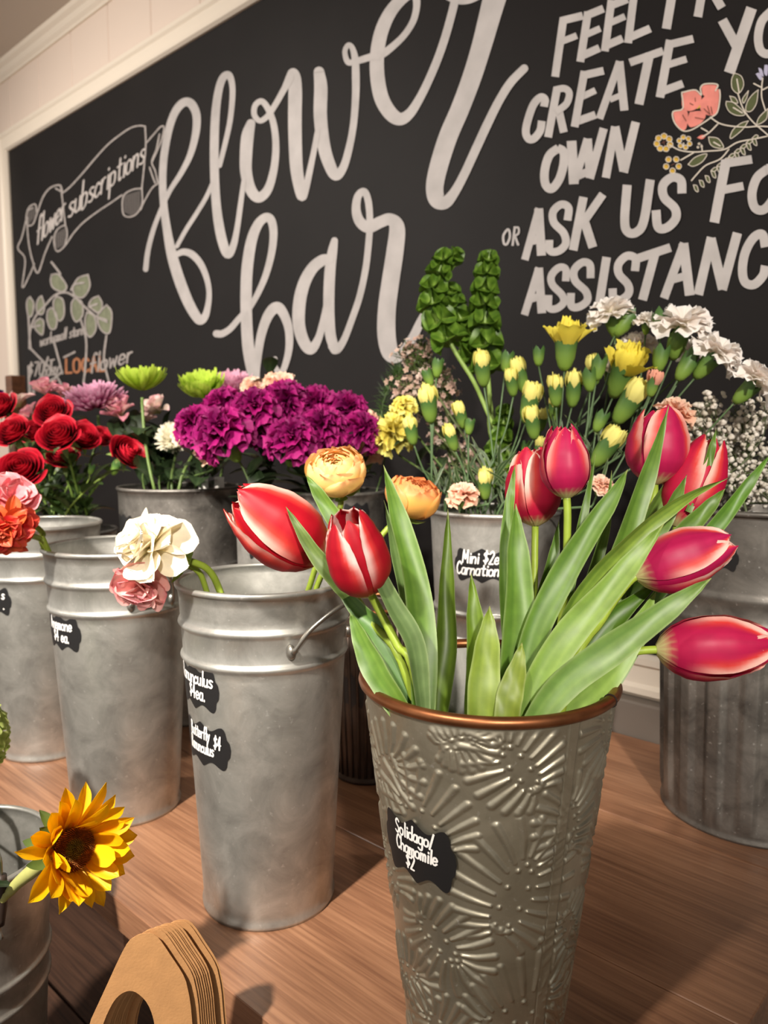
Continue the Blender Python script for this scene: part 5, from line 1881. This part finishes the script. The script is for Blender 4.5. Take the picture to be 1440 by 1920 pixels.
for i, (x, y, r, d, b, lb) in enumerate([(525, 728, 38, 1.42, bPur, 'peach carnation peeping over the top of the purple dome'), (352, 812, 34, 1.32, bChry, 'peach carnation behind the left end of the purple dome'), (392, 850, 30, 1.24, bChry, 'peach carnation under the left purple blooms'),
                                        (684, 792, 30, 1.34, bPur, 'peach carnation behind the right end of the purple dome'), (690, 850, 34, 1.34, bPur, 'shaded peach carnation under the right end of the purple dome'), (474, 728, 26, 1.46, bPur, 'peach carnation right of the light pink chrysanthemum')]):
    cut_flower('carnation', 'carnation', lb, U(x, y, d), UPV * .7 + TOCAM * .5, r * d / FPX, ME_PEACH[i % 2], b, 'peach carnations around the purple dome', DARK_STEM, .0017, .6, 1 + i, cal=.8, leaves=4, leafme=ME_LEAFD, seed=230 + i)
for i, (x, y, r, d, lb) in enumerate([(738, 812, 44, 1.22, 'mustard yellow carnation right of the purple dome'), (757, 764, 28, 1.22, 'pale yellow carnation above the mustard yellow one')]):
    cut_flower('carnation', 'carnation', lb, U(x, y, d), UPV * .6 + TOCAM * .5 + RT * -.2, r * d / FPX, ME_YCARN[0] if i == 0 else carnation_mesh('bloom', 66, [C(240, 226, 130), C(232, 214, 104)], 20, -10, 80), bMini, 'yellow full carnations', DARK_STEM, .0017, .7, 2.6 + .3 * i, cal=.8, leaves=4, leafme=ME_LEAFD, seed=240 + i)
# ------------------------------------------------------------------ mini carnation sprays
GREY = C(84, 108, 70)
CALC = C(96, 130, 60)


def spray(label, root, node, heads, b, group, srad=.0016, seed=0, cat='carnation', name='mini_carnation_spray', leaves=9):
    """one cut stem branching at node into heads: (kind, px, py, depth, lean right, lean to camera, radius px)"""
    rnd = random.Random(seed)
    a, k = root
    t_, l_ = b.top(a, k, 0), b.top(a, k * .3, -.15)
    t = thing(name, label, cat, l_, group)
    node = V(node)
    main = [l_, t_, t_ * .5 + node * .5 + V((rnd.uniform(-1, 1), rnd.uniform(-1, 1), 0)) * .004, node]
    stem(t, main, srad, jit(GREY, .1, rnd), n=7)
    for h in heads:
        kind, px, py, d, lr, lc, r = h
        R = r * d / FPX
        ax = (UPV * 1.0 + RT * lr + TOCAM * lc).normalized()
        c = U(px, py, d)
        if kind == 'bud':       # half open bud: calyx below the coloured tip
            base = c - ax * R * 2.4
            cal = inst('calyx', ME_CAL, frame(base, ax, rnd.uniform(0, 6), R * 2.35), t)
            o = inst('petals', rnd.choice(ME_YBUD), frame(base + ax * R * 1.45, ax, rnd.uniform(0, 6), R * 1.75), cal)
            o.matrix_basis = cal.matrix_basis.inverted() @ (Matrix.Translation(-wloc(t)) @ frame(base + ax * R * 1.45, ax, rnd.uniform(0, 6), R * 1.75))
        elif kind == 'pbud':
            base = c - ax * R * 1.9
            cal = inst('calyx', ME_CAL, frame(base, ax, 0, R * 2.0), t)
            o = inst('petals', ME_PBUD, Matrix(), cal)
            o.matrix_basis = cal.matrix_basis.inverted() @ (Matrix.Translation(-wloc(t)) @ frame(base + ax * R * 1.1, ax, 1, R * 1.9))
        elif kind == 'open':
            base = c - ax * R * 2.0
            cal = inst('calyx', ME_CAL, frame(base, ax, 0, R * 1.75), t)
            o = inst('petals', rnd.choice(ME_YOPEN), Matrix(), cal)
            o.matrix_basis = cal.matrix_basis.inverted() @ (Matrix.Translation(-wloc(t)) @ frame(base + ax * R * 1.15, ax, rnd.uniform(0, 6), R * 1.6))
        elif kind == 'green':
            base = c - ax * R * 1.4
            inst('bud', ME_CAL, frame(base, ax, 0, R * 2.6), t)
        else:                   # full bloom
            me = rnd.choice(ME_WHITE if kind == 'white' else ME_PEACH)
            inst('bloom', me, frame(c - ax * R * .12, ax, rnd.uniform(0, 6), R), t)
            base = c - ax * R * 1.02
            inst('calyx', ME_CAL, frame(base, ax, 0, R * .95), t)
        mid = node * .45 + base * .55 - ax * R * .6
        stem(t, [node - (node - t_).normalized() * .004, mid, base + ax * R * .1], srad * .75, jit(GREY, .1, rnd), 'branch', n=6, seg=10)
    # slim grey-green leaves in pairs
    q = spl([tuple(p) for p in main], 30)
    mb = None
    for i in range(leaves):
        p = V(q[12 + int(17 * i / leaves)])
        d = (RT * rnd.uniform(-1, 1) + FH * rnd.uniform(-.6, .6) + UPV * rnd.uniform(.5, 1.6)).normalized()
        Lf = rnd.uniform(.035, .06)
        blade(t, [p, p + d * Lf * .5, p + d * Lf + RT * rnd.uniform(-.012, .012) - UPV * .004],   .0023, jit(C(66, 92, 50), .2, rnd), C(46, 68, 36), .3, TOCAM, nu=3, nv=8)
    return t


MG2 = 'yellow mini carnation sprays'
spray('mini carnation spray with yellow buds furthest left, before the wax flowers', (2.9, .85), U(806, 905, 1.07), [('bud', 802, 744, 1.06, -.15, .2, 21), ('bud', 769, 797, 1.05, -.2, .2, 16), ('green', 820, 690, 1.07, .1, 0, 13), ('green', 803, 708, 1.07, -.4, 0, 12)], bMini, MG2, seed=1)
spray('mini carnation spray with two small tilted yellow buds in mid height', (-2.2, .8), U(880, 900, 1.02), [('bud', 861, 770, 1.03, -.35, .2, 15), ('bud', 843, 812, 1.01, -.35, .2, 15), ('green', 880, 800, 1.02, .1, 0, 11)], bMini, MG2, seed=2)
spray('mini carnation spray whose tall yellow bud touches the bells of Ireland', (-1.9, .5), U(928, 860, 1.04), [('bud', 903, 680, 1.05, -.15, .2, 19), ('green', 950, 678, 1.06, .15, 0, 14), ('bud', 958, 708, 1.05, -.2, .2, 15)], bMini, MG2, seed=3)
spray('mini carnation spray with a rounded yellow bloom right of the bells', (-1.5, .5), U(955, 862, 1.03), [('bud', 970, 692, 1.06, -.35, .1, 19), ('bud', 996, 742, 1.03, .15, .2, 22), ('bud', 997, 782, 1.0, -.2, .2, 18)], bMini, MG2, seed=4)
spray('mini carnation spray with one low yellow bud at the bucket rim', (-1.9, .9), U(917, 945, .985), [('bud', 909, 898, .985, -.05, .2, 17)], bMini, MG2, seed=5, leaves=3)
spray('mini carnation spray topped by an open yellow bloom with spread petals', (-1.2, .6), U(1046, 850, 1.02), [('open', 1063, 622, 1.02, .02, .1, 36), ('bud', 1041, 722, 1.0, -.1, .15, 17), ('bud', 1077, 718, 1.02, .05, .15, 19), ('green', 1010, 668, 1.06, .0, 0, 13)], bMini, MG2, seed=6)
spray('mini carnation spray with big open yellow bloom before the white ones', (-.9, .7), U(1090, 870, 1.0), [('open', 1178, 672, 1.0, .25, .5, 40), ('green', 1105, 712, 1.0, -.1, 0, 16), ('green', 1122, 690, 1.0, .15, 0, 17), ('bud', 1112, 684, 1.04, -.2, .2, 16)], bMini, MG2, seed=7)
spray('mini carnation spray with yellow half-open blooms above the pink tulips', (-.6, .8), U(1110, 900, .97), [('bud', 1189, 740, .97, .55, .3, 26), ('bud', 1146, 826, .95, .6, .3, 24), ('green', 1125, 790, .97, .4, 0, 15)], bMini, MG2, seed=8)
spray('mini carnation spray of small yellow tips low behind the leftmost pink tulip', (-1.6, .3), U(1005, 880, 1.06), [('bud', 1012, 832, 1.04, .1, .2, 12), ('bud', 1040, 756, 1.08, 0, .2, 14), ('bud', 1018, 780, 1.09, .1, .2, 12), ('green', 985, 840, 1.05, 0, 0, 10)], bMini, MG2, seed=9)
PG = 'peach mini carnations'
spray('peach mini carnation spray with one big bloom behind the tall pink tulip', (-.4, .8), U(1150, 900, .94), [('peach', 1266, 776, .92, .35, .6, 42), ('pbud', 1226, 712, .94, .15, .1, 17)], bMini, PG, seed=10)
spray('peach mini carnation low between tulip leaves', (-.6, .5), U(1110, 950, .93), [('peach', 1128, 910, .92, .2, .9, 26)], bMini, PG, seed=11, leaves=2)
spray('peach mini carnation drooping over the rim of the labelled bucket', (-2.0, .6), U(872, 948, 1.0), [('peach', 868, 928, .985, -.1, .8, 32)], bMini, PG, seed=12, leaves=1)
WG = 'white carnation sprays at right'
spray('white carnation spray highest at left with an upturned bloom', (-.7, .4), U(1085, 790, 1.06), [('white', 1144, 588, 1.04, -.35, .1, 46), ('green', 1170, 606, 1.04, .75, 0, 20)], bMini, WG, seed=13)
spray('white carnation spray with the largest white bloom', (-.3, .6), U(1185, 810, 1.0), [('white', 1278, 612, .985, .15, .3, 62), ('white', 1211, 602, 1.02, -.05, .1, 25), ('green', 1240, 606, 1.0, .0, 0, 20), ('green', 1238, 672, .99, .15, 0, 18)], bMini, WG, seed=14)
spray('white carnation spray with bloom facing right, below the largest one', (-.1, .7), U(1200, 830, .97), [('white', 1342, 664, .945, .75, .4, 55), ('green', 1285, 690, .95, .6, 0, 19), ('green', 1292, 676, .96, .4, 0, 16)], bMini, WG, seed=15)
spray('white carnation spray hidden among the yellow mini carnations', (-.9, .3), U(1120, 800, 1.06), [('white', 1196, 650, 1.06, .0, .3, 42), ('white', 1142, 692, 1.07, -.1, .3, 30), ('white', 1290, 662, 1.03, .1, .3, 36)], bMini, WG, seed=16)
spray('white carnation reaching out at the right edge above the gypsophila', (2.8, .7), U(1310, 838, .93), [('white', 1418, 716, .89, .9, .4, 52)], bBig, WG, seed=17, leaves=2)

# ------------------------------------------------------------------ bells of Ireland
BG = 'bells of Ireland behind the mini carnations'


def bells(label, pix, d, rpx, f0, seed, b=bMini, a=1.6):
    rnd = random.Random(seed)
    P = [b.top(a, .3, -.15), b.top(a, .7, 0)] + [U(x, y, d) for x, y in pix]
    t = thing('bells_of_ireland', label, 'flower', P[0], BG)
    stem(t, P, [.0034] * (len(P) - 1) + [.0014], C(140, 168, 84), n=8)
    q = [V(x) for x in spl([tuple(p) for p in P], 90)]
    j = int(90 * f0)
    wh = 0
    while j < 89:
        tg = (q[j + 1] - q[j - 1]).normalized()
        f = (j / 90 - f0) / (1 - f0)
        sc = (1.12 - .58 * f) * rpx * d / FPX
        M0 = frame(q[j], tg, wh * .5)
        for k in range(6):
            aa_ = k * math.pi / 3 + rnd.uniform(-.15, .15)
            dr = (M0.to_3x3() @ V((math.cos(aa_), math.sin(aa_), .45 + rnd.uniform(-.15, .25)))).normalized()
            inst('bell', ME_BELL[k % 2], frame(q[j] + dr * sc * .18, dr, rnd.uniform(0, 6), sc * .80), t)
        wh += 1
        st_ = sc * 1.05
        acc = 0
        while j < 89 and acc < st_:
            acc += (q[j + 1] - q[j]).length
            j += 1
    return t


bells('left stalk of bells of Ireland with curled tip bending right', [(915, 775), (888, 715), (856, 664), (826, 607), (810, 562), (822, 512), (838, 482), (862, 482)], 1.17, 30, .50, 1, a=1.3)
bells('bells of Ireland stalk slanting between the left and right stalks', [(930, 800), (912, 712), (886, 640), (858, 585), (842, 535)], 1.24, 30, .62, 2, a=1.0)
bells('right stalk of bells of Ireland, upright and pointed', [(925, 830), (918, 740), (912, 650), (908, 570), (914, 500), (917, 484)], 1.21, 31, .52, 3, a=.8)
bells('short bells of Ireland stalk low among the carnation stems', [(935, 880), (940, 820), (948, 760)], 1.14, 27, .45, 4, a=.6)


# ------------------------------------------------------------------ wax flowers, gypsophila, greenery
def mist(name, label, cat, rootpts, tips, colf, rsz, n, group, seed, m, leafy=0, scol=C(84, 96, 56), ball=False):
    rnd = random.Random(seed)
    t = thing(name, label, cat, rootpts[0], group)
    stem(t, rootpts, .0016, scol, n=6)
    mbs, mbf, mbl = MB(), MB(), MB()
    fork = V(rootpts[-1])
    for tp in tips:
        tp = V(tp)
        mid = fork * .5 + tp * .5 + V((rnd.uniform(-1, 1), rnd.uniform(-1, 1), rnd.uniform(-.3, 1))) * .008
        tube(mbs, [fork, mid, tp], .0006, 4, scol, 6)
        for k in range(n):
            f = rnd.uniform(.35, 1.0)
            base = mid * (1 - f) + tp * f if f > .5 else fork * .4 + mid * .6
            p = base + V((rnd.gauss(0, 1), rnd.gauss(0, 1), rnd.gauss(0, 1))) * .0085
            tube(mbs, [base, p], .0003, 3, scol, 1)
            d = (p - base).normalized() + TOCAM * .3 + UPV * .3
            Mf = frame(p, d, rnd.uniform(0, 6), rsz * rnd.uniform(.7, 1.25))
            c1 = colf(rnd)
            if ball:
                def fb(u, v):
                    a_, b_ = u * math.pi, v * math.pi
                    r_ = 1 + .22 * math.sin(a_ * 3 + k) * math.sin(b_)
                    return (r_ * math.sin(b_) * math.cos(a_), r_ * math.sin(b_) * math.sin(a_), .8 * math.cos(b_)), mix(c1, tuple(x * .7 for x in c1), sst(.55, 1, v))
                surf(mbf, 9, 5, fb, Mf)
                continue
            for q in range(5):
                Mq = Mf @ Matrix.Rotation(q * 1.2566, 4, 'Z')

                def fn(u, v):
                    return (v, u * .42 * math.sin(math.pi * (.15 + .75 * v)), .35 * v * (1 - .3 * v)), mix(tuple(x * .8 for x in c1), c1, v)
                surf(mbf, 2, 2, fn, Mq)
        for k in range(leafy):
            f = rnd.random()
            p = fork * (1 - f) + tp * f
            d = V((rnd.uniform(-1, 1), rnd.uniform(-1, 1), rnd.uniform(-.1, 1.2))).normalized()
            e = p + d * rnd.uniform(.010, .022)
            s_ = d.orthogonal().normalized() * .0012
            mbl.add([p, (p + e) / 2 + s_, e, (p + e) / 2 - s_], [(0, 1, 2, 3)], jit(C(74, 92, 44), .25, rnd))
    obj('twigs', mbs, M_stem, t)
    obj('blossoms', mbf, M_soft, t)['kind'] = 'stuff'
    if leafy:
        obj('needles', mbl, M_leaf, t)['kind'] = 'stuff'
    return t


waxc = lambda r: r.choice([C(226, 196, 180), C(214, 178, 162), C(200, 170, 150), C(236, 214, 200)])
XG = 'wax flower branches'
WX = [('wax flower branch topmost, covering the end of the painted word bar', [(748, 664), (765, 650), (790, 640), (782, 668), (770, 690), (800, 660)], 1), ('wax flower branch hanging low at left, above the mustard carnation', [(742, 708), (758, 720), (772, 735), (748, 740), (776, 712), (762, 752)], 2),
      ('wax flower branch rising right of the topmost one, below the bells', [(806, 690), (822, 706), (832, 690), (846, 720), (826, 736), (808, 724)], 3), ('wax flower branch shaded in the middle behind yellow buds', [(800, 770), (826, 780), (850, 760), (838, 810), (812, 820), (866, 800)], 4),
      ('wax flower branch low and dark behind the low yellow bud', [(846, 850), (880, 840), (820, 870), (900, 870), (860, 885), (930, 860)], 5)]
for lb, tips, sd in WX:
    d = 1.22 + .02 * sd
    cx = sum(a for a, b in tips) / len(tips)
    cy = sum(b for a, b in tips) / len(tips)
    fork = U(cx * .6 + 850 * .4, cy + 55, d)
    mist('wax_flower', lb, 'flower', [bMini.top(1.5 + .3 * sd, .3, -.15), bMini.top(1.8 + .25 * sd, .75, 0), fork], [U(a, b, d + .02 * math.sin(a)) for a, b in tips], waxc, .0055, 20, XG, 300 + sd, M_soft, 70)
gyp = lambda r: r.choice([C(240, 232, 220), C(230, 222, 206), C(248, 242, 232)])
GG = 'gypsophila sprays in the large ribbed bucket'
GY = [('gypsophila spray at upper left against the blackboard', [(1302, 762), (1322, 752), (1340, 758), (1318, 780), (1308, 800), (1345, 790)], 1), ('gypsophila spray just under the white carnation at right', [(1378, 768), (1400, 760), (1420, 775), (1436, 765), (1392, 790), (1425, 795)], 2),
      ('gypsophila spray forming the dense middle clump', [(1372, 830), (1392, 812), (1410, 830), (1385, 855), (1350, 820), (1400, 850)], 3), ('gypsophila spray low right of the red tulip tip', [(1378, 880), (1400, 890), (1420, 880), (1390, 915), (1412, 910), (1376, 905)], 4),
      ('gypsophila spray behind the red tulip tip', [(1300, 818), (1325, 830), (1350, 850), (1330, 812), (1312, 838), (1360, 870)], 5), ('gypsophila spray at the right edge over the bucket rim', [(1430, 850), (1445, 880), (1435, 910), (1425, 925), (1450, 830), (1440, 935)], 6), ('gypsophila spray lying along the rim of the ribbed bucket', [(1350, 925), (1372, 930), (1395, 935), (1415, 932), (1360, 912), (1405, 922)], 7)]
for lb, tips, sd in GY:
    d = .95 + .012 * sd
    cx = sum(a for a, b in tips) / len(tips)
    cy = sum(b for a, b in tips) / len(tips)
    fork = U(cx * .6 + 1395 * .4, cy * .55 + 960 * .45, d)
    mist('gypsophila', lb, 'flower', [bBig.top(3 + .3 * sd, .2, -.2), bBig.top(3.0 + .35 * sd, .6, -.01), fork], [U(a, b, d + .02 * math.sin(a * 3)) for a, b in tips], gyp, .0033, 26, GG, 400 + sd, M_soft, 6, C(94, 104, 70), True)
# asparagus fern and a dark leaf against the board
t = thing('fern_frond', 'feathery green fern frond left of the wax flowers', 'fern', bPur.top(.5, .4, -.1))
fr = [bPur.top(.5, .4, -.1), bPur.top(.6, .85, 0), U(722, 850, 1.34), U(716, 770, 1.36), U(735, 715, 1.36), U(755, 690, 1.36)]
stem(t, fr, .0014, C(70, 92, 44), n=6)
mb = MB()
q = spl([tuple(p) for p in fr], 60)
rnd = random.Random(9)
for j in range(26, 60):
    for s_ in range(9):
        d = V((rnd.uniform(-1, 1), rnd.uniform(-1, 1), rnd.uniform(-.3, .8))).normalized()
        L_ = rnd.uniform(.012, .034)
        p = V(q[j])
        e = p + d * L_
        w_ = d.orthogonal().normalized() * .0006
        mb.add([p + w_, e, p - w_], [(0, 1, 2)], jit(C(66, 96, 40), .3, rnd))
obj('fronds', mb, M_leaf, t)['kind'] = 'stuff'
t = thing('leafy_stem', 'single dark leafy tip rising against the painted letter b', 'greenery', bPur.top(2.5, .4, -.1))
sp = [bPur.top(2.5, .4, -.1), bPur.top(2.5, .8, 0), U(512, 800, 1.44), U(506, 690, 1.46)]
stem(t, sp, .0014, C(56, 74, 44), n=6)
foliage(t, sp, 9, .042, ME_LEAFD, rnd, f0=.80, f1=1.0)

# brown wooden upright and pale rail seen past the chalkboard's left end
q = PW(34, 730, WY - .12)
mb = box(MB(), (q.x - .03, WY - .15, TZ), (q.x + .018, WY - .10, q.z + .045), bev=.003)
tag(obj('wooden_post', mb, M_shelf, smooth=False, at=V((q.x, WY - .125, TZ))), 'short brown wooden post standing under the chalkboard frame corner', 'post')
